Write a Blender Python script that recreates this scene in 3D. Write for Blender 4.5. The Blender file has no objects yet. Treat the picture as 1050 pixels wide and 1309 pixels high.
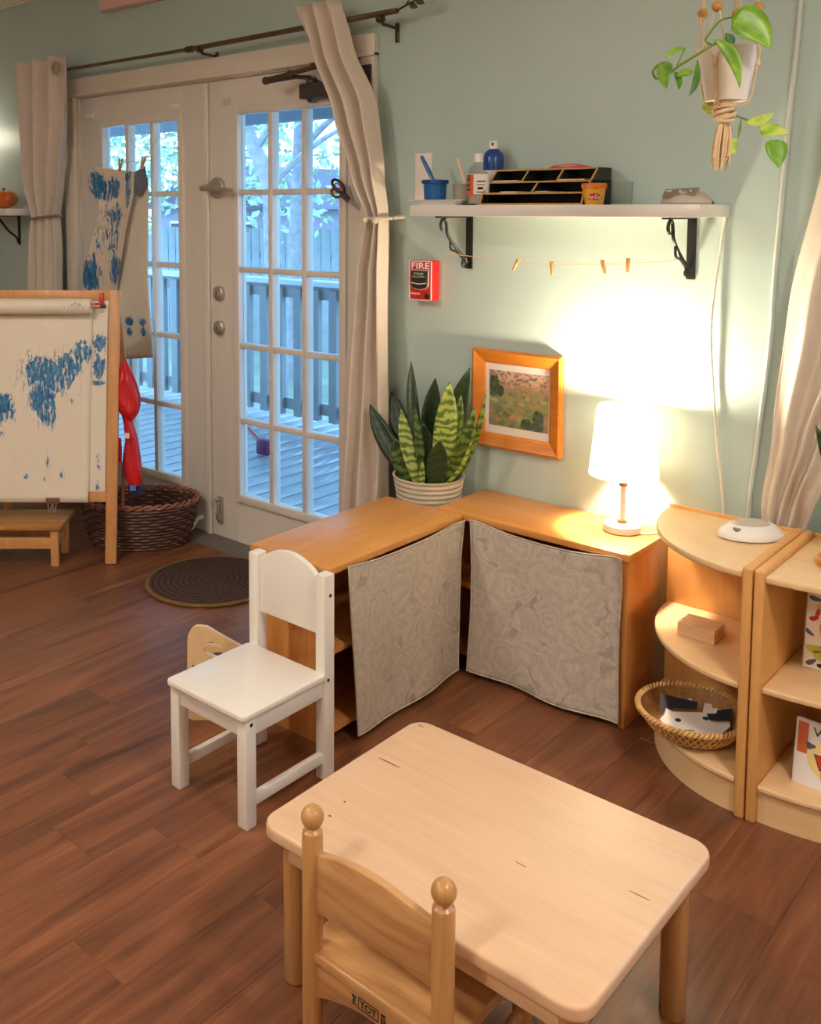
import bpy, bmesh, math, random
from math import sin, cos, pi, radians, sqrt
from mathutils import Vector, Matrix

random.seed(7)
SC = bpy.context.scene
COL = SC.collection

# ------------------------------------------------------------------ camera
CX, CY, CZ = 3.2992, -2.8636, 1.4942
YAW, PITCH = radians(42.206), radians(5.0229)
FPX, PPX, PPY, IW, IH = 1246.65, 415.66, 377.22, 1050, 1309
CF = Vector((-sin(YAW)*cos(PITCH), cos(YAW)*cos(PITCH), -sin(PITCH)))
CR = Vector((cos(YAW), sin(YAW), 0))
CU = CR.cross(CF)
CAMP = Vector((CX, CY, CZ))
cam = bpy.data.cameras.new('camera')
cam.sensor_fit = 'AUTO'
cam.sensor_width = 36.0
cam.lens = FPX*36.0/IH
cam.shift_x = (IW/2-PPX)/IH
cam.shift_y = -(IH/2-PPY)/IH
cam.clip_start = 0.05
camo = bpy.data.objects.new('camera', cam)
COL.objects.link(camo)
m = Matrix.Identity(4)
for i in range(3):
    m[i][0], m[i][1], m[i][2], m[i][3] = CR[i], CU[i], -CF[i], CAMP[i]
camo.matrix_world = m
SC.camera = camo

# ------------------------------------------------------------------ view, world
SC.view_settings.view_transform = 'Standard'
SC.view_settings.look = 'None'
SC.view_settings.gamma = 1.0
SC.view_settings.exposure = 0.0
SC.view_settings.use_curve_mapping = False
SKY_COL, SKY_STR = (0.20, 0.52, 1.0), 5.6
CEIL_STR = 86.0
CEIL_COL = (1.0, 0.91, 0.80)
LAMP_W = 40.0
LAMP_COL = (1.0, 0.80, 0.56)
w = bpy.data.worlds.new('sky')
SC.world = w
w.use_nodes = True
nt = w.node_tree
bgn = nt.nodes['Background']
bgn.inputs[1].default_value = SKY_STR
_tc = nt.nodes.new('ShaderNodeTexCoord')
_nz = nt.nodes.new('ShaderNodeTexNoise')
_nz.inputs['Scale'].default_value = 3.0
_nz.inputs['Detail'].default_value = 4.0
_cr = nt.nodes.new('ShaderNodeValToRGB')
_cr.color_ramp.elements[0].position = 0.35
_cr.color_ramp.elements[0].color = (*SKY_COL, 1)
_cr.color_ramp.elements[1].position = 0.65
_cr.color_ramp.elements[1].color = (0.46, 0.76, 1.0, 1)
nt.links.new(_tc.outputs['Generated'], _nz.inputs['Vector'])
nt.links.new(_nz.outputs['Fac'], _cr.inputs['Fac'])
nt.links.new(_cr.outputs['Color'], bgn.inputs[0])


# ------------------------------------------------------------------ pixel -> world
def ray(x, y):
    return CF + CR*((x-PPX)/FPX) - CU*((y-PPY)/FPX)

def on(x, y, ax, v):
    d = ray(x, y)
    return CAMP + d*((v-CAMP[ax])/d[ax])

def W(x, y, v=0.0):          # on a plane parallel to the back wall
    return on(x, y, 1, v)

def F(x, y, v=0.0):          # on a horizontal plane
    return on(x, y, 2, v)

def T(x, y, t):              # at distance t
    return CAMP + ray(x, y)*t


# ------------------------------------------------------------------ materials
def S(r, g, b):
    def f(c):
        c /= 255.0
        return c/12.92 if c <= 0.04045 else ((c+0.055)/1.055)**2.4
    return (f(r), f(g), f(b), 1.0)

class N:
    """tiny node helper"""
    def __init__(s, name):
        s.m = bpy.data.materials.new(name)
        s.m.use_nodes = True
        s.t = s.m.node_tree
        s.b = s.t.nodes['Principled BSDF']
        s.out = s.t.nodes['Material Output']
    def n(s, t, **kw):
        x = s.t.nodes.new(t)
        for k, v in kw.items():
            if k in x.inputs:
                x.inputs[k].default_value = v
            else:
                setattr(x, k, v)
        return x
    def l(s, a, b):
        s.t.links.new(a, b)
    def ramp(s, fac, stops, interp='LINEAR'):
        r = s.n('ShaderNodeValToRGB')
        cr = r.color_ramp
        cr.interpolation = interp
        while len(cr.elements) < len(stops):
            cr.elements.new(0.5)
        for e, (p, c) in zip(cr.elements, stops):
            e.position = p
            e.color = c
        s.l(fac, r.inputs['Fac'])
        return r.outputs['Color']
    def math(s, op, a, b=None):
        x = s.n('ShaderNodeMath', operation=op)
        for i, q in enumerate((a, b)):
            if q is None:
                continue
            if isinstance(q, (int, float)):
                x.inputs[i].default_value = q
            else:
                s.l(q, x.inputs[i])
        return x.outputs[0]
    def mix(s, fac, a, b, mode='MIX'):
        x = s.n('ShaderNodeMix', data_type='RGBA', blend_type=mode)
        for i, q in ((0, fac), (6, a), (7, b)):
            if isinstance(q, (int, float)):
                x.inputs[i].default_value = q
            elif isinstance(q, tuple):
                x.inputs[i].default_value = q
            else:
                s.l(q, x.inputs[i])
        return x.outputs[2]
    def coords(s, scale=(1, 1, 1), rand=0.0, loc=(0, 0, 0), rot=(0, 0, 0)):
        tc = s.n('ShaderNodeTexCoord')
        v = tc.outputs['Object']
        if rand:
            oi = s.n('ShaderNodeObjectInfo')
            a = s.n('ShaderNodeVectorMath', operation='MULTIPLY_ADD')
            s.l(oi.outputs['Random'], a.inputs[0])
            a.inputs[1].default_value = (rand, rand*1.7, rand*0.6)
            s.l(v, a.inputs[2])
            v = a.outputs[0]
        mp = s.n('ShaderNodeMapping')
        mp.inputs['Scale'].default_value = scale
        mp.inputs['Location'].default_value = loc
        mp.inputs['Rotation'].default_value = rot
        s.l(v, mp.inputs['Vector'])
        return mp.outputs[0]
    def noise(s, vec, scale=5, detail=4, rough=0.5, dist=0.0):
        x = s.n('ShaderNodeTexNoise')
        x.inputs['Scale'].default_value = scale
        x.inputs['Detail'].default_value = detail
        x.inputs['Roughness'].default_value = rough
        x.inputs['Distortion'].default_value = dist
        s.l(vec, x.inputs['Vector'])
        return x.outputs['Fac']
    def bump(s, h, strength=0.2, dist=0.01):
        x = s.n('ShaderNodeBump')
        x.inputs['Strength'].default_value = strength
        x.inputs['Distance'].default_value = dist
        s.l(h, x.inputs['Height'])
        s.l(x.outputs[0], s.b.inputs['Normal'])
    def color(s, c):
        if isinstance(c, tuple):
            s.b.inputs['Base Color'].default_value = c
        else:
            s.l(c, s.b.inputs['Base Color'])
    def rough(s, r):
        s.b.inputs['Roughness'].default_value = r

def plain(name, c, rough=0.5, metal=0.0, vary=0.06, vscale=8, bump=0.0, bscale=60, spec=None, trans=0.0):
    k = N(name)
    v = k.coords()
    if vary:
        f = k.noise(v, vscale, 4)
        lo = tuple(max(0, x*(1-vary)) for x in c[:3])+(1,)
        hi = tuple(min(1, x*(1+vary)) for x in c[:3])+(1,)
        k.color(k.ramp(f, [(0.3, lo), (0.7, hi)]))
    else:
        k.color(c)
    k.rough(rough)
    k.b.inputs['Metallic'].default_value = metal
    if spec is not None:
        k.b.inputs['Specular IOR Level'].default_value = spec
    if trans:
        k.b.inputs['Transmission Weight'].default_value = trans
    if bump:
        k.bump(k.noise(v, bscale, 3), bump, 0.003)
    return k.m

def wood(name, light, dark, axis='x', scale=1.0, rough=0.4, contrast=1.0, rand=3.0, bump=0.05, knots=0.0):
    k = N(name)
    st = {'x': (1.5, 16, 16), 'y': (16, 1.5, 16), 'z': (16, 16, 1.5)}[axis]
    v = k.coords(tuple(q*scale for q in st), rand)
    f1 = k.noise(v, 1.6, 6, 0.6, 0.9)
    v2 = k.coords(tuple(q*scale*4 for q in st), rand)
    f2 = k.noise(v2, 2.0, 3, 0.5, 0.2)
    f = k.math('ADD', k.math('MULTIPLY', f1, 0.75), k.math('MULTIPLY', f2, 0.25))
    a = 0.5-0.2/contrast
    b = 0.5+0.16/contrast
    c = k.ramp(f, [(a, dark), (0.5, tuple((x*0.35+y*0.65) for x, y in zip(dark, light))), (b, light)])
    if knots:
        vv = k.coords(tuple(q*0.12*scale for q in st), rand)
        vo = k.n('ShaderNodeTexVoronoi')
        vo.inputs['Scale'].default_value = 2.2
        k.l(vv, vo.inputs['Vector'])
        msk = k.ramp(vo.outputs['Distance'], [(0.0, (1, 1, 1, 1)), (knots, (0.35, 0.35, 0.35, 1)), (knots*1.9, (0, 0, 0, 1))])
        c = k.mix(msk, c, tuple(x*0.35 for x in dark[:3])+(1,))
    k.color(c)
    k.rough(rough)
    if bump:
        k.bump(f, bump, 0.004)
    return k.m

M = {}
M['wall'] = plain('sage_wall_paint', S(184, 206, 201), 0.42, vary=0.03, vscale=3, bump=0.06, bscale=180)
M['wall_in'] = plain('cream_wall_paint', S(220, 206, 186), 0.6, vary=0.03)
M['ceiling'] = plain('ceiling_paint', S(228, 222, 212), 0.8, vary=0.02)
M['trim'] = plain('trim_paint', S(226, 216, 200), 0.35, vary=0.02, vscale=5)
M['door'] = plain('door_paint', S(226, 219, 208), 0.33, vary=0.03, vscale=4, bump=0.03, bscale=30)
M['white_paint'] = plain('chair_white_paint', S(240, 234, 224), 0.3, vary=0.01)
M['nickel'] = plain('brushed_nickel', S(190, 184, 174), 0.4, metal=0.7, vary=0.05, vscale=40)
M['bronze'] = plain('dark_bronze', S(92, 80, 68), 0.4, metal=0.8, vary=0.1)
M['rod'] = plain('antique_rod_metal', S(120, 104, 84), 0.35, metal=0.85, vary=0.12, vscale=15)
M['black_iron'] = plain('black_iron', S(34, 34, 35), 0.5, metal=0.3, vary=0.1)
M['charcoal'] = plain('charcoal_plastic', S(62, 58, 56), 0.45, vary=0.05)
M['threshold'] = plain('grey_threshold', S(118, 112, 104), 0.5, metal=0.3, vary=0.1, vscale=12)
M['plastic_white'] = plain('white_plastic', S(238, 236, 232), 0.3, vary=0.01)
M['cord_white'] = plain('white_cord', S(232, 230, 220), 0.45, vary=0.02)
M['raceway'] = plain('painted_raceway', S(206, 218, 210), 0.4, vary=0.02)
M['maple'] = wood('maple_wood', S(236, 200, 158), S(212, 170, 126), 'x', 1.0, 0.32, 0.8)
M['chair_wood'] = wood('chair_wood', S(216, 168, 112), S(170, 118, 68), 'x', 0.7, 0.3, 1.1)
M['chair_wood_z'] = wood('chair_wood_upright', S(208, 158, 100), S(176, 124, 72), 'z', 1.0, 0.3, 1.0)
M['table_maple'] = wood('table_maple', S(234, 197, 160), S(217, 175, 138), 'x', 0.8, 0.28, 0.7)
M['maple_z'] = wood('maple_wood_upright', S(226, 182, 130), S(196, 146, 95), 'z', 1.0, 0.32, 0.9)
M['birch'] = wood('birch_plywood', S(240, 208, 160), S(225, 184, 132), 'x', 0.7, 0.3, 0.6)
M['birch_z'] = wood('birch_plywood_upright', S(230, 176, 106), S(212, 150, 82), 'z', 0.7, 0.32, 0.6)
M['pine'] = wood('pine_board', S(226, 164, 92), S(196, 126, 62), 'x', 0.7, 0.35, 0.7, knots=0.05)
M['pine_y'] = wood('pine_board_y', S(226, 164, 92), S(196, 126, 62), 'y', 0.7, 0.35, 0.7, knots=0.05)
M['pine_z'] = wood('pine_board_z', S(222, 158, 88), S(194, 122, 60), 'z', 0.7, 0.38, 0.7, knots=0.04)
M['easel_wood'] = wood('easel_wood', S(222, 164, 102), S(194, 132, 76), 'z', 1.0, 0.4, 0.8)
M['stool_wood'] = wood('stool_wood', S(196, 138, 72), S(140, 92, 46), 'x', 1.2, 0.45, 1.2)
M['frame_wood'] = wood('orange_frame_wood', S(214, 136, 52), S(182, 104, 34), 'x', 1.5, 0.3, 0.8)
M['curtain'] = plain('linen_curtain', S(222, 210, 196), 0.85, vary=0.03, vscale=30, bump=0.08, bscale=400)
M['mat_border'] = plain('mat_border', S(122, 92, 48), 0.9, vary=0.15, vscale=60, bump=0.3, bscale=300)
M['paper'] = plain('cream_paper', S(238, 226, 206), 0.7, vary=0.015)
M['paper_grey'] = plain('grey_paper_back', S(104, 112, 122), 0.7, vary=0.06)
M['red'] = plain('red_plastic', S(196, 40, 36), 0.3, vary=0.03)
M['raincoat'] = plain('red_raincoat', S(206, 30, 40), 0.22, vary=0.12, vscale=9, bump=0.35, bscale=14)
M['raincoat_dark'] = plain('purple_lining', S(120, 40, 90), 0.35, vary=0.1)
M['navy'] = plain('navy_fabric', S(36, 44, 80), 0.7, vary=0.1)
M['blue_label'] = plain('blue_tag', S(90, 130, 220), 0.5, vary=0.02)
M['wicker_dark'] = plain('dark_wicker', S(92, 60, 44), 0.5, vary=0.35, vscale=40)
M['wicker_rim'] = plain('reddish_wicker', S(150, 92, 68), 0.45, vary=0.25, vscale=40)
M['wicker_light'] = plain('light_wicker', S(224, 180, 114), 0.5, vary=0.2, vscale=60)
M['wicker_under'] = plain('dark_straw', S(158, 112, 62), 0.6, vary=0.3, vscale=70)  # darker straw tone beneath the weave, for contrast with its strands
M['pot'] = plain('sand_pot', S(206, 198, 178), 0.6, vary=0.03, vscale=20)
M['pot_white'] = plain('cream_ceramic', S(236, 226, 210), 0.45, vary=0.02)
M['soil'] = plain('soil', S(44, 32, 24), 0.95, vary=0.3, vscale=60, bump=0.6, bscale=90)
M['jute'] = plain('jute_cord', S(228, 200, 158), 0.85, vary=0.12, vscale=200, bump=0.4, bscale=300)
M['bead'] = plain('wooden_bead', S(196, 140, 72), 0.4, vary=0.12, vscale=30)
M['gold'] = plain('brass', S(214, 168, 92), 0.3, metal=0.9, vary=0.03)
M['peg'] = plain('peg_wood', S(222, 168, 104), 0.55, vary=0.1, vscale=60)
M['orange_fruit'] = plain('pumpkin_skin', S(226, 112, 34), 0.4, vary=0.1, vscale=20)
M['stem'] = plain('dry_stem', S(120, 100, 60), 0.8, vary=0.1)
M['grey_plastic'] = plain('warm_grey_plastic', S(190, 180, 168), 0.4, vary=0.02)
M['grey_dark'] = plain('taupe_panel', S(138, 124, 108), 0.4, vary=0.03)
M['black_card'] = plain('black_card', S(34, 32, 32), 0.5, vary=0.1)
M['gold_card'] = plain('gold_edge', S(196, 156, 92), 0.5, vary=0.15, vscale=40)
M['blue_paint'] = plain('blue_paint', S(16, 98, 168), 0.35, vary=0.08, vscale=25)
M['blue_bottle'] = plain('blue_bottle', S(24, 70, 150), 0.25, vary=0.03)
M['brush_handle'] = plain('pale_wood_handle', S(236, 214, 186), 0.45, vary=0.03)
M['cup_grey'] = plain('olive_grey_water', S(170, 164, 146), 0.35, vary=0.06, vscale=20)
M['orange_label'] = plain('orange_label', S(228, 108, 66), 0.5, vary=0.08, vscale=60)
M['label_white'] = plain('white_label', S(240, 236, 228), 0.5, vary=0.01)
M['ink'] = plain('black_ink', S(26, 24, 24), 0.6, vary=0.0)
M['ink_soft'] = plain('grey_ink', S(84, 80, 78), 0.6, vary=0.0)
M['ink_white'] = plain('white_ink', S(246, 242, 236), 0.5, vary=0.0)
M['ink_green'] = plain('green_print', S(110, 200, 50), 0.5, vary=0.0)
M['alarm_red'] = plain('alarm_red', S(200, 36, 34), 0.35, vary=0.02)
M['lime'] = plain('lime_paper', S(196, 200, 84), 0.6, vary=0.1)
M['card_white'] = plain('white_card', S(238, 230, 222), 0.6, vary=0.01)
M['card_dark'] = plain('dark_card', S(40, 42, 56), 0.6, vary=0.1)
M['card_blue'] = plain('dark_blue_dot', S(24, 60, 96), 0.5, vary=0.0)
M['book_cream'] = plain('cream_cover', S(242, 232, 218), 0.4, vary=0.01)
M['book_white'] = plain('white_cover', S(240, 238, 236), 0.35, vary=0.01)
M['book_orange'] = plain('orange_print', S(214, 116, 72), 0.4, vary=0.05)
M['book_yellow'] = plain('pale_yellow_print', S(240, 218, 150), 0.4, vary=0.02)
M['book_red'] = plain('red_print', S(206, 60, 40), 0.4, vary=0.03)
M['book_brown'] = plain('brown_print', S(120, 70, 56), 0.4, vary=0.1)
M['book_pink'] = plain('pink_print', S(226, 160, 128), 0.4, vary=0.03)
M['book_slate'] = plain('slate_print', S(94, 98, 110), 0.4, vary=0.03)
M['pages'] = plain('book_pages', S(236, 226, 206), 0.8, vary=0.02)
M['vine'] = plain('vine_stem', S(110, 140, 50), 0.5, vary=0.1)
M['bulb'] = plain('frosted_bulb', S(255, 250, 240), 0.4, vary=0.0)
M['deck'] = plain('wet_deck_boards', S(176, 180, 186), 0.22, vary=0.12, vscale=5)
M['rail'] = plain('rail_timber', S(150, 150, 150), 0.6, vary=0.12, vscale=6)
M['rail_top'] = plain('rail_cap', S(210, 214, 216), 0.35, vary=0.05)
M['porch'] = plain('porch_timber', S(120, 128, 138), 0.7, vary=0.08)
M['bark'] = plain('bark', S(150, 146, 150), 0.9, vary=0.25, vscale=10, bump=0.5, bscale=20)
M['leaves_out'] = plain('tree_leaves', S(176, 196, 172), 0.6, vary=0.25, vscale=3)
M['lawn'] = plain('lawn', S(130, 142, 124), 0.9, vary=0.25, vscale=1.2)
M['fence'] = plain('fence_board', S(150, 156, 160), 0.8, vary=0.15, vscale=4)
M['house'] = plain('house_siding', S(150, 140, 156), 0.7, vary=0.05)
M['roofing'] = plain('house_roof', S(92, 86, 100), 0.8, vary=0.1)

def mk_glass(name, tint=(1, 1, 1, 1), gl=0.5):
    k = N(name)
    tr = k.n('ShaderNodeBsdfTransparent')
    tr.inputs[0].default_value = tint
    g = k.n('ShaderNodeBsdfGlossy')
    g.inputs['Roughness'].default_value = 0.03
    lw = k.n('ShaderNodeLayerWeight')
    lw.inputs['Blend'].default_value = 0.5
    fac = k.math('ADD', 0.03, k.math('POWER', lw.outputs['Facing'], 4.0))
    mx = k.n('ShaderNodeMixShader')
    k.l(k.math('MULTIPLY', fac, gl), mx.inputs[0])
    k.l(tr.outputs[0], mx.inputs[1])
    k.l(g.outputs[0], mx.inputs[2])
    k.l(mx.outputs[0], k.out.inputs['Surface'])
    return k.m
M['glass'] = mk_glass('window_glass', (0.93, 0.97, 1, 1), 0.9)
M['clear'] = mk_glass('clear_plastic', (0.95, 0.96, 0.95, 1), 0.6)

def mk_emit(name, c, s):
    k = N(name)
    k.color((c[0], c[1], c[2], 1))
    k.b.inputs['Emission Color'].default_value = (c[0], c[1], c[2], 1)
    k.b.inputs['Emission Strength'].default_value = s
    return k.m
M['ceil_light'] = mk_emit('ceiling_diffuser', CEIL_COL, CEIL_STR)
M['exit_glow'] = mk_emit('exit_letters', (1.0, 0.12, 0.10), 1.2)

def mk_shade():
    k = N('lamp_shade_fabric')
    d = k.n('ShaderNodeBsdfDiffuse')
    d.inputs[0].default_value = S(250, 242, 228)
    t = k.n('ShaderNodeBsdfTranslucent')
    t.inputs[0].default_value = S(255, 248, 236)
    mx = k.n('ShaderNodeMixShader')
    mx.inputs[0].default_value = 0.62
    k.l(d.outputs[0], mx.inputs[1])
    k.l(t.outputs[0], mx.inputs[2])
    k.l(mx.outputs[0], k.out.inputs['Surface'])
    return k.m
M['shade'] = mk_shade()

def mk_floor():
    k = N('walnut_plank')
    oi = k.n('ShaderNodeObjectInfo')
    v = k.coords((10, 0.9, 1), 9.0)
    f1 = k.noise(v, 1.1, 6, 0.62, 1.4)
    v2 = k.coords((60, 2.0, 1), 9.0)
    f2 = k.noise(v2, 1.6, 4, 0.6, 0.5)
    f = k.math('ADD', k.math('MULTIPLY', f1, 0.74), k.math('MULTIPLY', f2, 0.26))
    c = k.ramp(f, [(0.30, S(68, 41, 28)), (0.42, S(106, 65, 43)), (0.55, S(132, 82, 54)), (0.72, S(164, 107, 70))])
    v3 = k.coords((4.0, 1.0, 1), 9.0)
    vo = k.n('ShaderNodeTexVoronoi')
    vo.inputs['Scale'].default_value = 1.5
    k.l(v3, vo.inputs['Vector'])
    kn = k.ramp(vo.outputs['Distance'], [(0.0, (1, 1, 1, 1)), (0.05, (.6, .6, .6, 1)), (0.13, (0, 0, 0, 1))])
    c = k.mix(k.math('MULTIPLY', kn, 0.8), c, S(48, 28, 22))
    tone = k.ramp(oi.outputs['Random'], [(0, (0.88, 0.87, 0.87, 1)), (0.5, (0.98, 0.98, 0.98, 1)), (1, (1.08, 1.06, 1.02, 1))])
    c = k.mix(1.0, c, tone, 'MULTIPLY')
    k.color(c)
    r = k.ramp(f2, [(0.3, (0.30, 0.30, 0.30, 1)), (0.7, (0.42, 0.42, 0.42, 1))])
    k.l(r, k.b.inputs['Roughness'])
    k.bump(f2, 0.06, 0.002)
    return k.m
M['floor'] = mk_floor()

def mk_mat():
    k = N('brown_braided_mat')
    tc = k.n('ShaderNodeTexCoord')
    sep = k.n('ShaderNodeSeparateXYZ')
    k.l(tc.outputs['Object'], sep.inputs[0])
    r = k.math('SQRT', k.math('ADD', k.math('POWER', sep.outputs[0], 2), k.math('POWER', sep.outputs[1], 2)))
    wv = k.math('SINE', k.math('MULTIPLY', r, 260))
    nz = k.noise(k.coords(), 90, 4, 0.7)
    f = k.math('ADD', k.math('MULTIPLY', wv, 0.12), nz)
    k.color(k.ramp(f, [(0.35, S(44, 26, 18)), (0.55, S(66, 40, 26)), (0.78, S(104, 72, 40))]))
    k.rough(0.9)
    k.bump(f, 0.6, 0.004)
    return k.m
M['doormat'] = mk_mat()

def mk_floral(name, base, dark):
    k = N(name)
    v = k.coords((1, 1, 1))
    dn = k.n('ShaderNodeTexNoise')
    dn.inputs['Scale'].default_value = 9.0
    dn.inputs['Detail'].default_value = 3.0
    k.l(v, dn.inputs['Vector'])
    va = k.n('ShaderNodeVectorMath', operation='MULTIPLY_ADD')
    k.l(dn.outputs['Color'], va.inputs[0])
    va.inputs[1].default_value = (0.13, 0.13, 0.13)
    k.l(v, va.inputs[2])
    v0 = v
    v = va.outputs[0]
    nz = k.noise(v, 12, 3, 0.5, 1.0)
    vo = k.n('ShaderNodeTexVoronoi')
    vo.inputs['Scale'].default_value = 8.0
    vo.inputs['Randomness'].default_value = 0.75
    k.l(v, vo.inputs['Vector'])
    d = k.math('ADD', vo.outputs['Distance'], k.math('MULTIPLY', nz, 0.22))
    petal = k.math('SINE', k.math('MULTIPLY', d, 30))
    gap = k.ramp(d, [(0.52, (0, 0, 0, 1)), (0.62, (1, 1, 1, 1))])
    fine = k.noise(v, 90, 4, 0.65)
    f = k.math('ADD', k.math('MULTIPLY', petal, 0.07), k.math('MULTIPLY', fine, 0.6))
    c = k.ramp(f, [(0.10, dark), (0.42, base)])
    blot = k.ramp(k.noise(v, 13, 2, 0.5, 0.6), [(0.60, (0, 0, 0, 1)), (0.64, (1, 1, 1, 1))])
    c = k.mix(k.math('MULTIPLY', k.math('MULTIPLY', gap, blot), 0.6), c, tuple(x*0.72 for x in dark[:3])+(1,))
    k.color(c)
    k.rough(0.8)
    k.bump(f, 0.25, 0.004)
    return k.m
M['cloth'] = mk_floral('embossed_rose_cloth', S(203, 193, 179), S(176, 164, 150))

def mk_leaf(name, dark, light, freq, amt, edge=None):
    k = N(name)
    v = k.coords((1, 1, 1))
    nz = k.noise(v, 14, 4, 0.6)
    tc = k.n('ShaderNodeTexCoord')
    sep = k.n('ShaderNodeSeparateXYZ')
    k.l(tc.outputs['Object'], sep.inputs[0])
    ws = k.math('SINE', k.math('ADD', k.math('MULTIPLY', sep.outputs[2], freq), k.math('MULTIPLY', nz, 22)))
    f = k.math('ADD', 0.5, k.math('MULTIPLY', ws, amt))
    k.color(k.ramp(f, [(0.1, dark), (0.9, light)]))
    k.rough(0.38)
    return k.m
M['leaf_dark'] = mk_leaf('snake_leaf_dark', S(24, 44, 26), S(44, 72, 38), 210, 0.3)
M['leaf_mid'] = mk_leaf('snake_leaf_mid', S(38, 66, 28), S(98, 126, 52), 190, 0.5)
M['leaf_light'] = mk_leaf('snake_leaf_light', S(84, 116, 44), S(178, 192, 100), 230, 0.55)
M['pothos'] = mk_leaf('pothos_leaf', S(106, 158, 34), S(140, 186, 52), 40, 0.4)
M['pothos_dark'] = mk_leaf('pothos_leaf_dark', S(70, 118, 34), S(112, 156, 48), 40, 0.4)
M['pothos_light'] = mk_leaf('pothos_leaf_light', S(150, 196, 54), S(206, 224, 110), 60, 0.4)

def paint_mat(name, blobs, base=S(238, 226, 206), thr=0.5, sx=14, sz=9, axes=(0, 2), dark=S(10, 70, 138), light=S(70, 150, 190), rough=0.55):
    """paper with brushed blue paint; blobs = (cx, cz, rx, rz, strength) in object coords"""
    k = N(name)
    tc = k.n('ShaderNodeTexCoord')
    sep = k.n('ShaderNodeSeparateXYZ')
    k.l(tc.outputs['Object'], sep.inputs[0])
    X, Z = sep.outputs[axes[0]], sep.outputs[axes[1]]
    tot = None
    for cx, cz, rx, rz, st in blobs:
        dx = k.math('DIVIDE', k.math('SUBTRACT', X, cx), rx)
        dz = k.math('DIVIDE', k.math('SUBTRACT', Z, cz), rz)
        d = k.math('ADD', k.math('MULTIPLY', dx, dx), k.math('MULTIPLY', dz, dz))
        g = k.math('MULTIPLY', k.math('POWER', 2.718, k.math('MULTIPLY', d, -1.0)), st)
        tot = g if tot is None else k.math('MAXIMUM', tot, g)
    v = k.coords((sx, sx, sz), 0, (3, 5, 1), (0, 0.35, 0))
    nz = k.noise(v, 1.6, 5, 0.66, 1.2)
    v2 = k.coords((40, 40, 16))
    nz2 = k.noise(v2, 2, 4, 0.7)
    f = k.math('ADD', k.math('ADD', k.math('MULTIPLY', nz, 1.0), k.math('MULTIPLY', tot, 0.5)), k.math('MULTIPLY', nz2, 0.18))
    mask = k.ramp(f, [(thr+0.34, (0, 0, 0, 1)), (thr+0.37, (1, 1, 1, 1))])
    lim = k.ramp(tot, [(0.10, (0, 0, 0, 1)), (0.22, (1, 1, 1, 1))])
    # dry-brush gaps: long thin streaks break up the solid paint
    vs_ = k.coords((sx*5, sx*5, sz*1.1), 0, (1, 4, 2), (0, -0.45, 0))
    st_ = k.noise(vs_, 1.4, 5, 0.7, 0.6)
    hole = k.ramp(k.math('ADD', st_, k.math('MULTIPLY', tot, 0.10)), [(0.47, (0, 0, 0, 1)), (0.53, (1, 1, 1, 1))])
    mask = k.math('MULTIPLY', k.math('MULTIPLY', mask, lim), hole)
    wash = k.ramp(k.math('ADD', st_, k.math('MULTIPLY', tot, 0.16)), [(0.60, (0, 0, 0, 1)), (0.68, (1, 1, 1, 1))])
    wash = k.math('MULTIPLY', k.math('MULTIPLY', wash, lim), 0.55)
    col = k.ramp(nz2, [(0.35, dark), (0.65, light)])
    mask = k.math('MAXIMUM', mask, wash)
    pap = k.ramp(nz, [(0.3, tuple(x*0.95 for x in base[:3])+(1,)), (0.7, base)])
    k.color(k.mix(mask, pap, col))
    k.rough(rough)
    return k.m

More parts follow.
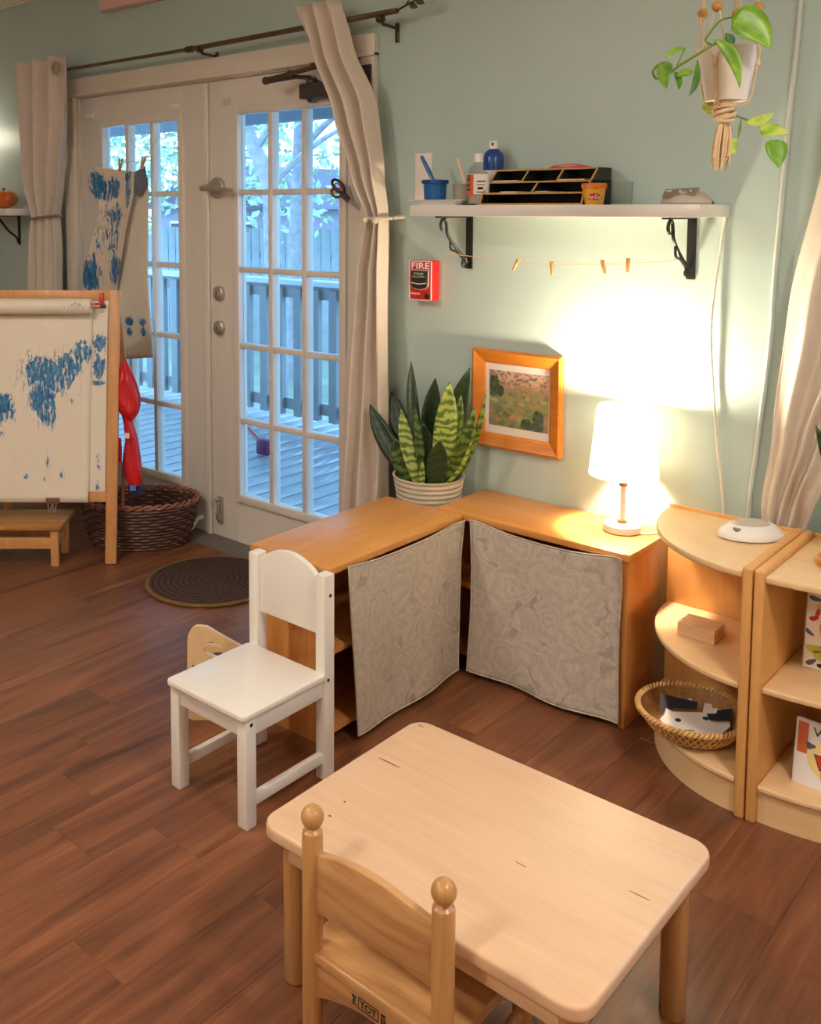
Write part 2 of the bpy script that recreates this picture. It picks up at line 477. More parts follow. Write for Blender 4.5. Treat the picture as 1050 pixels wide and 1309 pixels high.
def mk_print():
    k = N('landscape_print')
    tc = k.n('ShaderNodeTexCoord')
    sep = k.n('ShaderNodeSeparateXYZ')
    k.l(tc.outputs['Object'], sep.inputs[0])
    z = k.math('DIVIDE', sep.outputs[2], 0.225)      # 0 bottom .. 1 top
    x = k.math('DIVIDE', sep.outputs[0], 0.225)
    v = k.coords((10, 10, 22))
    n1 = k.noise(v, 1.6, 6, 0.65, 0.8)
    n2 = k.noise(k.coords((30, 30, 50)), 2.2, 4, 0.7, 0.4)
    zz = k.math('ADD', z, k.math('MULTIPLY', k.math('SUBTRACT', n1, 0.5), 0.5))
    c = k.ramp(zz, [(0.06, S(86, 100, 66)), (0.13, S(204, 146, 112)), (0.22, S(96, 118, 76)), (0.42, S(160, 160, 104)), (0.55, S(176, 148, 112)), (0.66, S(206, 170, 142)), (0.82, S(210, 178, 156)), (0.97, S(176, 166, 152))])
    ink = k.ramp(n2, [(0.36, (1, 1, 1, 1)), (0.44, (0, 0, 0, 1))])
    low = k.ramp(z, [(0.5, (1, 1, 1, 1)), (0.72, (0.2, 0.2, 0.2, 1))])
    c = k.mix(k.math('MULTIPLY', ink, low), c, S(48, 62, 62))
    n3 = k.noise(k.coords((9, 9, 16), 0, (2, 0, 7), (0, 0.5, 0)), 1.6, 5, 0.6, 1.6)
    ridge = k.ramp(n3, [(0.44, (0, 0, 0, 1)), (0.5, (1, 1, 1, 1)), (0.56, (0, 0, 0, 1))])
    up = k.ramp(z, [(0.55, (0, 0, 0, 1)), (0.72, (1, 1, 1, 1))])
    c = k.mix(k.math('MULTIPLY', ridge, up), c, S(74, 66, 56))
    def spot(cx, cz, rx, rz):
        dx = k.math('DIVIDE', k.math('SUBTRACT', x, cx), rx)
        dz = k.math('DIVIDE', k.math('SUBTRACT', z, cz), rz)
        d = k.math('ADD', k.math('ADD', k.math('MULTIPLY', dx, dx), k.math('MULTIPLY', dz, dz)), k.math('MULTIPLY', k.math('SUBTRACT', n2, 0.5), 1.6))
        return k.ramp(d, [(0.7, (1, 1, 1, 1)), (0.95, (0, 0, 0, 1))])
    vor = k.n('ShaderNodeTexVoronoi')
    vor.inputs['Scale'].default_value = 1.0
    k.l(k.coords((46, 46, 80)), vor.inputs['Vector'])
    sepc = k.n('ShaderNodeSeparateColor')
    k.l(vor.outputs['Color'], sepc.inputs[0])
    pc = k.ramp(sepc.outputs[0], [(0.0, S(92, 112, 70)), (0.3, S(150, 160, 96)), (0.5, S(196, 140, 108)), (0.7, S(96, 128, 124)), (1.0, S(206, 188, 132))])
    lowz = k.ramp(z, [(0.10, (0.65, 0.65, 0.65, 1)), (0.50, (0.5, 0.5, 0.5, 1)), (0.66, (0, 0, 0, 1))])
    c = k.mix(lowz, c, pc)
    tex = k.ramp(n2, [(0.35, S(36, 52, 52)), (0.6, S(84, 104, 78))])
    for s_ in ((0.36, 0.14, 0.11, 0.20), (0.18, 0.08, 0.12, 0.10), (-0.40, 0.62, 0.10, 0.20), (-0.30, 0.55, 0.08, 0.10)):
        c = k.mix(spot(*s_), c, tex)
    k.color(c)
    k.rough(0.35)
    return k.m
M['print'] = mk_print()


# ------------------------------------------------------------------ mesh building
MW = {}

class MB:
    def __init__(s):
        s.v, s.f = [], []
    def add(s, vs, fs):
        o = len(s.v)
        s.v += [Vector(p) for p in vs]
        s.f += [tuple(i+o for i in q) for q in fs]
        return s
    def box(s, x0, x1, y0, y1, z0, z1):
        return s.add([(x0, y0, z0), (x1, y0, z0), (x1, y1, z0), (x0, y1, z0), (x0, y0, z1), (x1, y0, z1), (x1, y1, z1), (x0, y1, z1)],
                     [(0, 3, 2, 1), (4, 5, 6, 7), (0, 1, 5, 4), (1, 2, 6, 5), (2, 3, 7, 6), (3, 0, 4, 7)])
    def obox(s, c, size, ax, ay, az):
        c = Vector(c)
        ax, ay, az = (Vector(a).normalized() for a in (ax, ay, az))
        ps = []
        for k in (-.5, .5):
            for j, i in ((-.5, -.5), (-.5, .5), (.5, .5), (.5, -.5)):
                ps.append(c+ax*(i*size[0])+ay*(j*size[1])+az*(k*size[2]))
        return s.add(ps, [(0, 3, 2, 1), (4, 5, 6, 7), (0, 1, 5, 4), (1, 2, 6, 5), (2, 3, 7, 6), (3, 0, 4, 7)])
    def tube(s, pts, r, seg=8, closed=False, cap=True):
        pts = [Vector(p) for p in pts]
        n = len(pts)
        rs = r if isinstance(r, (list, tuple)) else [r]*n
        prev = None
        vs = []
        for i, p in enumerate(pts):
            if closed:
                d = pts[(i+1) % n]-pts[(i-1) % n]
            else:
                d = pts[min(i+1, n-1)]-pts[max(i-1, 0)]
            d = d.normalized() if d.length > 1e-9 else Vector((0, 0, 1))
            if prev is None:
                a = Vector((0, 0, 1)) if abs(d.z) < 0.9 else Vector((1, 0, 0))
                e = d.cross(a).normalized()
            else:
                e = prev-d*prev.dot(d)
                e = e.normalized() if e.length > 1e-6 else d.orthogonal().normalized()
            prev = e
            g = d.cross(e)
            for k in range(seg):
                t = 2*pi*k/seg
                vs.append(p+(e*cos(t)+g*sin(t))*rs[i])
        fs = []
        for i in range(n if closed else n-1):
            j = (i+1) % n
            for k in range(seg):
                q = (k+1) % seg
                fs.append((i*seg+k, i*seg+q, j*seg+q, j*seg+k))
        if cap and not closed:
            fs.append(tuple(range(seg-1, -1, -1)))
            fs.append(tuple((n-1)*seg+k for k in range(seg)))
        return s.add(vs, fs)
    def lathe(s, prof, c=(0, 0, 0), seg=32, sx=1.0, sy=1.0, cap=True, rot=0.0):
        vs, fs = [], []
        n = len(prof)
        for r, z in prof:
            for k in range(seg):
                t = 2*pi*k/seg
                px, py = cos(t)*r*sx, sin(t)*r*sy
                vs.append((c[0]+px*cos(rot)-py*sin(rot), c[1]+px*sin(rot)+py*cos(rot), c[2]+z))
        for i in range(n-1):
            for k in range(seg):
                q = (k+1) % seg
                fs.append((i*seg+k, i*seg+q, (i+1)*seg+q, (i+1)*seg+k))
        if cap:
            fs.append(tuple(range(seg-1, -1, -1)))
            fs.append(tuple((n-1)*seg+k for k in range(seg)))
        return s.add(vs, fs)
    def prism(s, poly, fn, d0, d1):
        """poly of 2-D points; fn(a, b, d) -> 3-D"""
        n = len(poly)
        vs = [fn(a, b, d0) for a, b in poly]+[fn(a, b, d1) for a, b in poly]
        fs = [tuple(range(n-1, -1, -1)), tuple(range(n, 2*n))]
        fs += [(i, (i+1) % n, n+(i+1) % n, n+i) for i in range(n)]
        return s.add(vs, fs)
    def grid(s, fn, nu, nv, cu=False):
        vs = [fn(i/(nu if cu else nu-1), j/(nv-1)) for j in range(nv) for i in range(nu)]
        fs = []
        for j in range(nv-1):
            for i in range(nu if cu else nu-1):
                k = (i+1) % nu
                fs.append((j*nu+i, j*nu+k, (j+1)*nu+k, (j+1)*nu+i))
        return s.add(vs, fs)
    def ball(s, c, r, seg=16, sz=1.0):
        prof = [(max(1e-4, r*sin(pi*i/10)), -r*sz*cos(pi*i/10)) for i in range(11)]
        return s.lathe(prof, c, seg)
    def mesh(s, name, bevel=0.0, M4=None, smooth=40, seg=2, merge=True):
        bm = bmesh.new()
        vs = [bm.verts.new(M4 @ p if M4 else p) for p in s.v]
        for q in s.f:
            try:
                bm.faces.new([vs[i] for i in q])
            except ValueError:
                pass
        if merge:
            bmesh.ops.remove_doubles(bm, verts=bm.verts, dist=1e-6)
        bmesh.ops.recalc_face_normals(bm, faces=bm.faces)
        if bevel:
            ed = [e for e in bm.edges if len(e.link_faces) == 2 and e.calc_face_angle(0) > 0.6]
            bmesh.ops.bevel(bm, geom=ed, offset=bevel, segments=seg, affect='EDGES', profile=0.5, clamp_overlap=True)
        me = bpy.data.meshes.new(name)
        bm.to_mesh(me)
        bm.free()
        if smooth:
            for p in me.polygons:
                p.use_smooth = True
            me.set_sharp_from_angle(angle=radians(smooth))
        return me
    def build(s, name, mat, parent=None, bevel=0.0, smooth=40, solid=0.0, origin=None, seg=2):
        """world coordinates in; links one object"""
        if parent is not None:
            P = MW[parent]
            loc = Matrix.Identity(4)
        else:
            if origin is None:
                xs = [p.x for p in s.v]
                ys = [p.y for p in s.v]
                zs = [p.z for p in s.v]
                origin = ((min(xs)+max(xs))/2, (min(ys)+max(ys))/2, min(zs))
            P = Matrix.Translation(Vector(origin))
            loc = P
        me = s.mesh(name, bevel, P.inverted(), smooth, seg)
        o = bpy.data.objects.new(name, me)
        COL.objects.link(o)
        me.materials.append(M[mat] if isinstance(mat, str) else mat)
        if parent is not None:
            o.parent = parent
        else:
            o.location = P.translation
        MW[o] = P
        if solid:
            md = o.modifiers.new('thickness', 'SOLIDIFY')
            md.thickness = solid
            md.offset = 0
        return o

def tag(o, label, cat, group=None):
    o['label'] = label
    o['category'] = cat
    if group:
        o['group'] = group
    return o

def structure(o, label=None):
    o['kind'] = 'structure'
    if label:
        o['label'] = label
    return o

def thing(name, label, cat, loc=(0, 0, 0), rz=0.0, group=None):
    o = bpy.data.objects.new(name, None)
    COL.objects.link(o)
    o.empty_display_size = 0.05
    o.location = loc
    o.rotation_euler = (0, 0, rz)
    MW[o] = Matrix.Translation(Vector(loc)) @ Matrix.Rotation(rz, 4, 'Z')
    return tag(o, label, cat, group)

def inst(name, mesh, parent, loc, rot=(0, 0, 0), scale=(1, 1, 1)):
    """a part sharing mesh data; loc local to the parent"""
    o = bpy.data.objects.new(name, mesh)
    COL.objects.link(o)
    o.parent = parent
    o.location = loc
    o.rotation_euler = rot
    o.scale = scale
    MW[o] = MW[parent] @ Matrix.Translation(Vector(loc))
    return o

def text(name, s, origin, xdir, up, size, mat, parent, depth=0.0006, width=None, bold=0.0):
    """lettering as thin mesh centred on origin"""
    cu = bpy.data.curves.new('lettering', 'FONT')
    cu.body = s
    cu.size = 1.0
    cu.align_x = 'CENTER'
    cu.align_y = 'CENTER'
    cu.offset = bold
    cu.resolution_u = 3
    ob = bpy.data.objects.new('lettering', cu)
    COL.objects.link(ob)
    dg = bpy.context.evaluated_depsgraph_get()
    me0 = bpy.data.meshes.new_from_object(ob.evaluated_get(dg))
    bpy.data.objects.remove(ob)
    xdir, up = Vector(xdir).normalized(), Vector(up).normalized()
    nrm = xdir.cross(up)
    xs = [v.co.x for v in me0.vertices]
    sc = size
    wd = max(xs)-min(xs)
    kx = (width/wd) if width else sc
    vs = [Vector(origin)+xdir*(v.co.x*kx)+up*(v.co.y*sc)+nrm*depth for v in me0.vertices]
    mb = MB()
    mb.v = vs
    mb.f = [tuple(p.vertices) for p in me0.polygons]
    bpy.data.meshes.remove(me0)
    return mb.build(name, mat, parent, smooth=0)

def lerp(a, b, t):
    return a+(b-a)*t

def catmull(pts, n=8):
    pts = [Vector(p) for p in pts]
    out = []
    for i in range(len(pts)-1):
        p0, p1, p2, p3 = pts[max(i-1, 0)], pts[i], pts[i+1], pts[min(i+2, len(pts)-1)]
        for k in range(n):
            t = k/n
            out.append(0.5*((2*p1)+(p2-p0)*t+(2*p0-5*p1+4*p2-p3)*t*t+(3*p1-p0-3*p2+p3)*t**3))
    out.append(pts[-1])
    return out

XD, YD, ZD = Vector((1, 0, 0)), Vector((0, 1, 0)), Vector((0, 0, 1))
HR = CR.copy()                                  # horizontal, to the right as seen
HN = Vector((sin(YAW), -cos(YAW), 0))           # horizontal, towards the viewer

# ------------------------------------------------------------------ room shell
X0, X1, Y0, ZC = -2.7, 4.6, -4.6, 2.6
DL, DR, DT = -1.0, 0.93, 2.07
WX0, WX1, WZ0, WZ1 = 2.98, 3.88, 0.85, 2.0
mb = MB()
xs = [X0-.12, DL, DR, WX0, WX1, X1+.12]
zs = [-.2, WZ0, WZ1, DT, ZC]
for i in range(5):
    for j in range(4):
        if i == 1 and j < 3:
            continue
        if i == 3 and j == 1:
            continue
        mb.box(xs[i], xs[i+1], 0, .12, zs[j], zs[j+1])
structure(mb.build('wall_back', 'wall'))
structure(MB().box(X0-.12, X0, Y0, 0, -.2, ZC).build('wall_left', 'wall_in'))
structure(MB().box(X1, X1+.12, Y0, 0, -.2, ZC).build('wall_right', 'wall_in'))
structure(MB().box(X0-.12, X1+.12, Y0-.12, Y0, -.2, ZC).build('wall_front', 'wall_in'))
structure(MB().box(X0-.12, X1+.12, Y0-.12, .12, ZC, ZC+.1).build('ceiling', 'ceiling'))
structure(MB().box(X0, -1.1, -.014, 0, 0, .09).build('baseboard_back', 'trim', bevel=.003))
structure(MB().box(X0, -.9, -.012, 0, 2.588, ZC).build('trim_2', 'trim', bevel=.004))

fl = structure(MB().box(X0, X1, Y0, 0, -.06, -.006).build('floor', 'soil', origin=(0, 0, 0)))
PWID = 0.1765
r0 = int((1.654-X0)/PWID)+1
k = -r0
while True:
    xa = max(1.654+k*PWID, X0)
    xb = min(1.654+(k+1)*PWID, X1)
    if xa >= X1:
        break
    first = {0: -1.82, 1: -1.475, -3: -1.503}.get(k, -random.uniform(0.1, 1.22))
    cuts = [0.0]
    y = first
    while y+1.22 < -0.05:
        y += 1.22
    while y > Y0+.05:
        cuts.append(y)
        y -= 1.22
    cuts.append(Y0)
    if xb-xa > 0.02:
        for a, b in zip(cuts, cuts[1:]):
            g, h, c = 0.0002, 0.006, 0.0007
            hx, hy = (xb-xa)/2-g, (a-b)/2-g
            vs = [(-hx, -hy, -h), (hx, -hy, -h), (hx, hy, -h), (-hx, hy, -h),
                  (-hx, -hy, -c), (hx, -hy, -c), (hx, hy, -c), (-hx, hy, -c),
                  (-hx+c, -hy+c, 0), (hx-c, -hy+c, 0), (hx-c, hy-c, 0), (-hx+c, hy-c, 0)]
            fs = [(0, 1, 5, 4), (1, 2, 6, 5), (2, 3, 7, 6), (3, 0, 4, 7), (4, 5, 9, 8), (5, 6, 10, 9), (6, 7, 11, 10), (7, 4, 8, 11), (8, 9, 10, 11)]
            me = MB().add(vs, fs).mesh('plank', smooth=0)
            me.materials.append(M['floor'])
            inst('plank', me, fl, ((xa+xb)/2, (a+b)/2, 0))
    k += 1

# door casing, threshold
cas = bpy.data.objects.new('trim_1', None)
COL.objects.link(cas)
MW[cas] = Matrix.Identity(4)
structure(cas)
MB().box(DL-.08, DL+.01, -.028, 0, 0, 2.06).build('side_casing', 'trim', cas, bevel=.005)
MB().box(.905, .972, -.028, 0, 0, 2.06).build('side_casing', 'trim', cas, bevel=.005)
mb = MB().box(DL-.08, .972, -.028, 0, 2.06, 2.145)
mb.box(DL-.08, .972, -.036, 0, 2.06, 2.078)
mb.build('head_casing', 'trim', cas, bevel=.004)
MB().box(DL, DL+.015, 0, .12, 0, 2.06).build('jamb', 'trim', cas)
MB().box(.912, DR, 0, .12, 0, 2.06).build('jamb', 'trim', cas)
MB().box(DL, DR, 0, .12, 2.053, 2.07).build('jamb', 'trim', cas)
MB().box(.90, .962, -.036, -.028, 1.935, 2.03).build('closer_plate', 'charcoal', cas, bevel=.002)
MB().prism([(-.085, 0), (-.07, .012), (.0, .02), (.12, .02), (.12, 0)], lambda a, b, d: (d, a, b), DL-.06, .95).build('threshold', 'threshold', cas)

# ------------------------------------------------------------------ french doors
GA, GQ, GT, GP = 0.2003, 0.1927, 1.8975, 0.3313
GB = GT-5*GP
def french_door(name, x0, x1, gx0):
    d = bpy.data.objects.new(name, None)
    COL.objects.link(d)
    d.location = (x0, 0.01, 0.02)
    MW[d] = Matrix.Translation(d.location)
    structure(d)
    ya, yb = 0.010, 0.052
    gx1 = gx0+3*GQ
    MB().box(x0, gx0-.028, ya, yb, .02, 2.05).build('stile', 'door', d, bevel=.002)
    MB().box(gx1+.028, x1, ya, yb, .02, 2.05).build('stile', 'door', d, bevel=.002)
    MB().box(gx0-.028, gx1+.028, ya, yb, GT+.028, 2.05).build('rail', 'door', d)
    MB().box(gx0-.028, gx1+.028, ya, yb, .02, GB-.028).build('rail', 'door', d)
    # raised moulding round the glass
    mb = MB()
    for a, b, c, e in ((gx0-.035, gx0, GB-.035, GT+.035), (gx1, gx1+.035, GB-.035, GT+.035)):
        mb.box(a, b, -.004, yb-.006, c, e)
    mb.build('glazing_frame', 'door', d, bevel=.004)
    mb = MB()
    for c, e in ((GB-.035, GB), (GT, GT+.035)):
        mb.box(gx0-.001, gx1+.001, -.004, yb-.006, c, e)
    mb.build('glazing_frame', 'door', d, bevel=.004)
    for i in (1, 2):
        x = gx0+i*GQ
        MB().box(x-.0125, x+.0125, .0, .045, GB, GT).build('muntin', 'door', d, bevel=.004)
    for j in range(1, 5):
        z = GT-j*GP
        MB().box(gx0, gx1, .002, .043, z-.0115, z+.0115).build('muntin', 'door', d, bevel=.004)
    pm = MB().box(-GQ/2, GQ/2, -.0015, .0015, -GP/2, GP/2).mesh('pane', smooth=0)
    pm.materials.append(M['glass'])
    for i in range(3):
        for j in range(5):
            inst('pane', pm, d, (gx0+(i+.5)*GQ-x0, .025-.01, GT-(j+.5)*GP-.02))
    return d

dl = french_door('door_1', -.983, -.003, -GA-3*GQ)
dr = french_door('door_2', .003, .910, GA)
MB().box(-.035, .004, -.004, .01, .02, 2.045).build('astragal', 'door', dl, bevel=.003)
# hooks on the left door
for px, py in ((115, 149), (225, 137)):
    p = W(px, py, .01)
    mb = MB().box(p.x-.02, p.x+.035, -.002, .012, p.z-.012, p.z+.014)
    mb.tube([(p.x, -.002, p.z), (p.x, -.016, p.z-.004), (p.x, -.016, p.z+.010)], .003, 6)
    mb.build('hook', 'plastic_white', dl, bevel=.002)
p = W(290, 130, .01)
MB().box(p.x-.025, p.x+.025, .008, .0105, p.z-.016, p.z+.014).build('tape', 'pot', dr)
# hardware on the right door
hz = 1.588
mb = MB()
def disc_y(mb, x, z, prof, seg=24):
    n = len(prof)
    vs = []
    for r, y in prof:
        for k in range(seg):
            t = 2*pi*k/seg
            vs.append((x+r*cos(t), y, z+r*sin(t)))
    fs = [(i*seg+k, i*seg+(k+1) % seg, (i+1)*seg+(k+1) % seg, (i+1)*seg+k) for i in range(n-1) for k in range(seg)]
    fs += [tuple(range(seg)), tuple((n-1)*seg+k for k in range(seg-1, -1, -1))]
    mb.add(vs, fs)
    return mb
disc_y(mb, .062, hz, [(.046, .010), (.046, -.004), (.040, -.010), (.018, -.012), (.016, -.055)])
lev = mb.build('lever_rose', 'nickel', dr)
MB().tube([(.02, -.052, hz-.002), (.062, -.055, hz), (.12, -.056, hz-.004), (.20, -.055, hz-.012), (.225, -.05, hz-.016)], [.013, .014, .011, .0095, .008], 10).build('lever', 'nickel', lev)
for z in (1.125, .972):
    mb = MB()
    disc_y(mb, .068, z, [(.032, .010), (.032, -.006), (.026, -.011), (.012, -.012), (.011, -.014)])
    q = mb.build('deadbolt', 'nickel', dr)
    MB().box(.0665, .0695, -.0155, -.013, z-.008, z+.008).build('keyway', 'ink', q)
mb = MB().box(.048, .078, -.004, .010, .085, .205)
mb.box(.052, .074, -.016, -.004, .10, .13)
mb.tube([(.063, -.010, .10), (.063, -.010, .19)], .007, 8)
mb.ball((.063, -.016, .195), .011)
mb.build('foot_bolt', 'nickel', dr, bevel=.001)
mb = MB().tube([(-.075, -.09, .012), (-.05, -.035, .09)], [.012, .009], 10)
mb.box(-.058, -.044, -.034, -.004, .084, .10)
mb.build('kick_stop', 'plastic_white', dl)
# closer
clo = MB().box(.61, .80, -.055, .010, 1.925, 1.985).build('closer_body', 'charcoal', dr, bevel=.008)
mb = MB()
mb.lathe([(.024, 0), (.024, .012), (.016, .02)], (.66, -.028, 1.985), 16)
mb.lathe([(.014, 0), (.024, .014)], (.66, -.028, 1.911), 16)
mb.build('pivot', 'charcoal', clo)
MB().tube([(.655, -.03, 2.008), (.60, -.06, 2.012), (.50, -.125, 1.995)], .0085, 8).build('closer_arm', 'bronze', dr)
mb = MB().tube([(.50, -.125, 2.002), (.62, -.075, 2.028), (.69, -.035, 2.045)], [.010, .010, .008], 8)
mb.tube([(.59, -.0875, 2.0215), (.60, -.083, 2.0237)], .0145, 8)
mb.ball((.50, -.125, 2.0), .016)
mb.box(.67, .74, -.05, -.028, 2.04, 2.06)
mb.build('closer_arm', 'bronze', dr)

# window at the far right of the wall
win = bpy.data.objects.new('window_1', None)
COL.objects.link(win)
MW[win] = Matrix.Identity(4)
structure(win)
mb = MB()
for a, b, c, e in ((WX0-.07, WX0, WZ0-.07, WZ1+.07), (WX1, WX1+.07, WZ0-.07, WZ1+.07), (WX0, WX1, WZ0-.07, WZ0), (WX0, WX1, WZ1, WZ1+.07)):
    MB().box(a, b, -.022, 0, c, e).build('window_casing', 'trim', win, bevel=.003)
mb = MB()
for a, b, c, e in ((WX0, WX0+.04, WZ0, WZ1), (WX1-.04, WX1, WZ0, WZ1), (WX0+.04, WX1-.04, WZ0, WZ0+.05), (WX0+.04, WX1-.04, WZ1-.05, WZ1), (WX0+.04, WX1-.04, 1.40, 1.45)):
    MB().box(a, b, .03, .07, c, e).build('sash', 'door', win)
for a, b in ((WZ0+.05, 1.40), (1.45, WZ1-.05)):
    MB().box(WX0+.04, WX1-.04, .048, .051, a, b).build('pane', 'glass', win)

# ------------------------------------------------------------------ outside
DZ = -.05
dk = structure(MB().box(-4.2, 3.2, .12, 2.42, DZ-.2, DZ-.03).build('deck', 'porch', origin=(0, 0, DZ)))
bmsh = MB().box(-.065, .065, .13, 2.4, -.028, 0).mesh('deck_board', bevel=.004)
bmsh.materials.append(M['deck'])
x = -4.1
while x < 3.1:
    inst('deck_board', bmsh, dk, (x, 0, 0), scale=(1, 1, 1))
    x += .143
ra = thing('porch_railing', 'weathered porch railing with upright slats and pale cap beyond the doors', 'railing', (-1, 2.2, DZ))
MB().box(-4.2, 3.2, 2.12, 2.27, .955, .99).build('cap_rail', 'rail_top', ra, bevel=.004)
MB().box(-4.2, 3.2, 2.17, 2.215, .86, .955).build('upper_rail', 'rail', ra)
MB().box(-4.2, 3.2, 2.17, 2.215, .04, .12).build('lower_rail', 'rail', ra)
bm_ = MB().box(-.035, .035, -.02, .02, .05, .98).mesh('baluster', smooth=0)
bm_.materials.append(M['rail'])
x = -4.1
while x < 3.1:
    inst('baluster', bm_, ra, (x+1+random.uniform(-.01, .01), -.035, 0))
    x += .172
for x in (-4.1, -2.75, .35, 2.9):
    MB().box(x-.05, x+.05, 2.2, 2.3, DZ, 2.2).build('post', 'rail', ra)
structure(MB().box(-4.6, 3.4, .13, 2.75, 2.42, 2.55).build('porch_roof', 'porch'))
structure(MB().box(-4.6, 3.4, 2.44, 2.56, 2.16, 2.42).build('porch_beam', 'porch'))
structure(MB().box(-22, 14, 2.43, 30, -.95, -.75).build('garden_ground', 'lawn'))
fe = thing('garden_fence', 'tall pale vertical board fence at the back of the garden', 'fence', (-8, 8.2, -.75))
fb = MB().box(-.088, .088, -.01, .01, 0, 1.95).mesh('fence_board', smooth=0)
fb.materials.append(M['fence'])
for i in range(66):
    inst('fence_board', fb, fe, (-6.5+i*.195, random.uniform(-.012, .012), random.uniform(-.02, .02)))
MB().box(-14.6, -1.5, 8.22, 8.26, -.3, -.2).build('fence_rail', 'fence', fe)
MB().box(-14.6, -1.5, 8.22, 8.26, .7, .8).build('fence_rail', 'fence', fe)
ho = thing('neighbour_house', 'mauve sided house with dark gabled roof behind the garden fence', 'house', (-13, 15, -.75))
MB().box(-17.0, -12.6, 13, 18, -.75, 1.5).build('siding', 'house', ho)
MB().prism([(-17.3, 1.5), (-12.3, 1.5), (-14.8, 2.6)], lambda a, b, d: (a, d, b), 12.7, 18.3).build('roof', 'roofing', ho)
for x in (-16, -14.8, -13.6):
    wn = MB().box(x-.4, x+.4, 12.96, 13.0, .2, 1.2).build('window', 'plastic_white', ho)
    MB().box(x-.34, x+.34, 12.94, 12.96, .26, 1.14).build('pane', 'charcoal', wn)

def tree(name, label, trunk, radii, branches, blobs, nleaf, lsize, seed):
    rnd = random.Random(seed)
    t = thing(name, label, 'tree', trunk[0], group='garden trees')
    MB().tube(catmull(trunk, 6), [lerp(radii[0], radii[1], i/(6*(len(trunk)-1))) for i in range(6*(len(trunk)-1)+1)], 10).build('trunk', 'bark', t)
    for pts, r in branches:
        cp = catmull(pts, 5)
        MB().tube(cp, [lerp(r, r*.3, i/(len(cp)-1)) for i in range(len(cp))], 6).build('branch', 'bark', t)
    mb = MB()
    for cx, cy, cz, rx, rz, dens in blobs:
        for i in range(int(nleaf*dens)):
            d = Vector((rnd.gauss(0, 1), rnd.gauss(0, 1), rnd.gauss(0, 1))).normalized()*(rnd.random()**.4)
            c = Vector((cx+d.x*rx, cy+d.y*rx, cz+d.z*rz))
            a = Vector((rnd.gauss(0, 1), rnd.gauss(0, 1), rnd.gauss(0, 1))).normalized()
            b = a.orthogonal().normalized()
            s = lsize*rnd.uniform(.6, 1.3)
            mb.add([c-a*s, c-b*s*.45, c+a*s, c+b*s*.45], [(0, 1, 2, 3)])
    o = mb.build('foliage', 'leaves_out', t, smooth=0)
    o['kind'] = 'stuff'
    return t
tree('leaning_tree', 'grey tree with a trunk that leans across the right hand glass door', [(-4.55, 5, -.75), (-4.63, 5, .8), (-4.68, 5, 1.7), (-4.87, 5, 2.1), (-5.1, 5, 2.55), (-5.35, 5, 3.6)], (.11, .075),
     [([(-4.7, 5, 1.75), (-4.2, 5.2, 2.2), (-3.5, 5.3, 2.5)], .05), ([(-4.9, 5, 2.2), (-4.4, 5, 2.6), (-3.6, 5, 2.75)], .05), ([(-5.1, 5, 2.5), (-5.8, 5.2, 2.8), (-6.6, 5.3, 2.9)], .05)],
     [(-5.2, 5.4, 3.4, 1.6, 1.0, 1.0), (-3.6, 5.4, 3.2, 1.2, .8, .7), (-7.2, 5.6, 3.0, 1.3, .9, .7)], 420, .085, 1)
tree('upright_tree', 'slim upright grey tree just behind the leaning trunk', [(-5.28, 6, -.75), (-5.26, 6, .8), (-5.2, 6, 1.9), (-5.17, 6, 2.6), (-5.1, 6, 4.0)], (.09, .06),
     [([(-5.2, 6, 1.75), (-5.7, 6, 2.1), (-6.5, 6, 2.2)], .05), ([(-5.2, 6, 2.2), (-4.6, 6, 2.6), (-4.0, 6, 2.9)], .05)],
     [(-5.0, 6.4, 3.7, 1.5, .9, .8), (-3.9, 7.0, 2.0, 1.1, 1.0, .5)], 420, .085, 2)
tree('leafy_tree', 'broad leafy tree filling the view above the garden fence', [(-8.6, 7.2, -.75), (-8.5, 7.2, 1.0), (-8.7, 7.2, 3.5)], (.14, .08),
     [([(-8.5, 7.2, 1.4), (-7.7, 7.2, 2.0), (-7.0, 7.2, 2.2)], .04)],
     [(-8.6, 7.2, 2.6, 1.7, 1.2, 1.0), (-10.4, 7.4, 2.2, 1.5, 1.2, .9), (-6.9, 7.4, 1.9, 1.1, .9, .6)], 700, .085, 3)
tree('far_tree', 'hazy tree crown behind the neighbouring fence line', [(-4.2, 9.6, -.75), (-4.2, 9.6, 1.0), (-4.1, 9.6, 3.5)], (.14, .08), [],
     [(-4.2, 9.6, 2.2, 1.8, 1.2, 1.0), (-6.6, 9.8, 2.3, 1.6, 1.2, .8)], 500, .10, 4)
br = thing('push_broom', 'purple headed broom lying against the porch railing slats', 'broom', (-1.9, 1.5, DZ))
a, b = F(291, 548, DZ+.03), F(338, 577, DZ+.03)
MB().tube([a+Vector((-.3, .1, .25)), b+Vector((0, 0, .03))], .014, 8).build('broom_handle', 'book_red', br)
MB().obox(b+Vector((0, 0, .03)), (.10, .05, .10), XD, YD, ZD).build('broom_head', 'raincoat_dark', br, bevel=.008)

# ------------------------------------------------------------------ ceiling lights
for i, (x, y) in enumerate(((0.7, -2.5), (3.75, -1.6), (2.2, -3.8))):
    t = thing('ceiling_light', ('round flush ceiling light over the open floor by the easel', 'round flush ceiling light beside the right hand window', 'round flush ceiling light behind the low table')[i], 'light', (x, y, ZC-.09), group='flush ceiling lights')
    MB().lathe([(.20, .03), (.215, .03), (.215, .09), (.20, .09)], (x, y, ZC-.09), 32, cap=False).build('rim', 'nickel', t)
    MB().lathe([(.02, 0), (.10, .006), (.16, .016), (.195, .032), (.195, .06)], (x, y, ZC-.09), 32).build('diffuser', 'ceil_light', t)

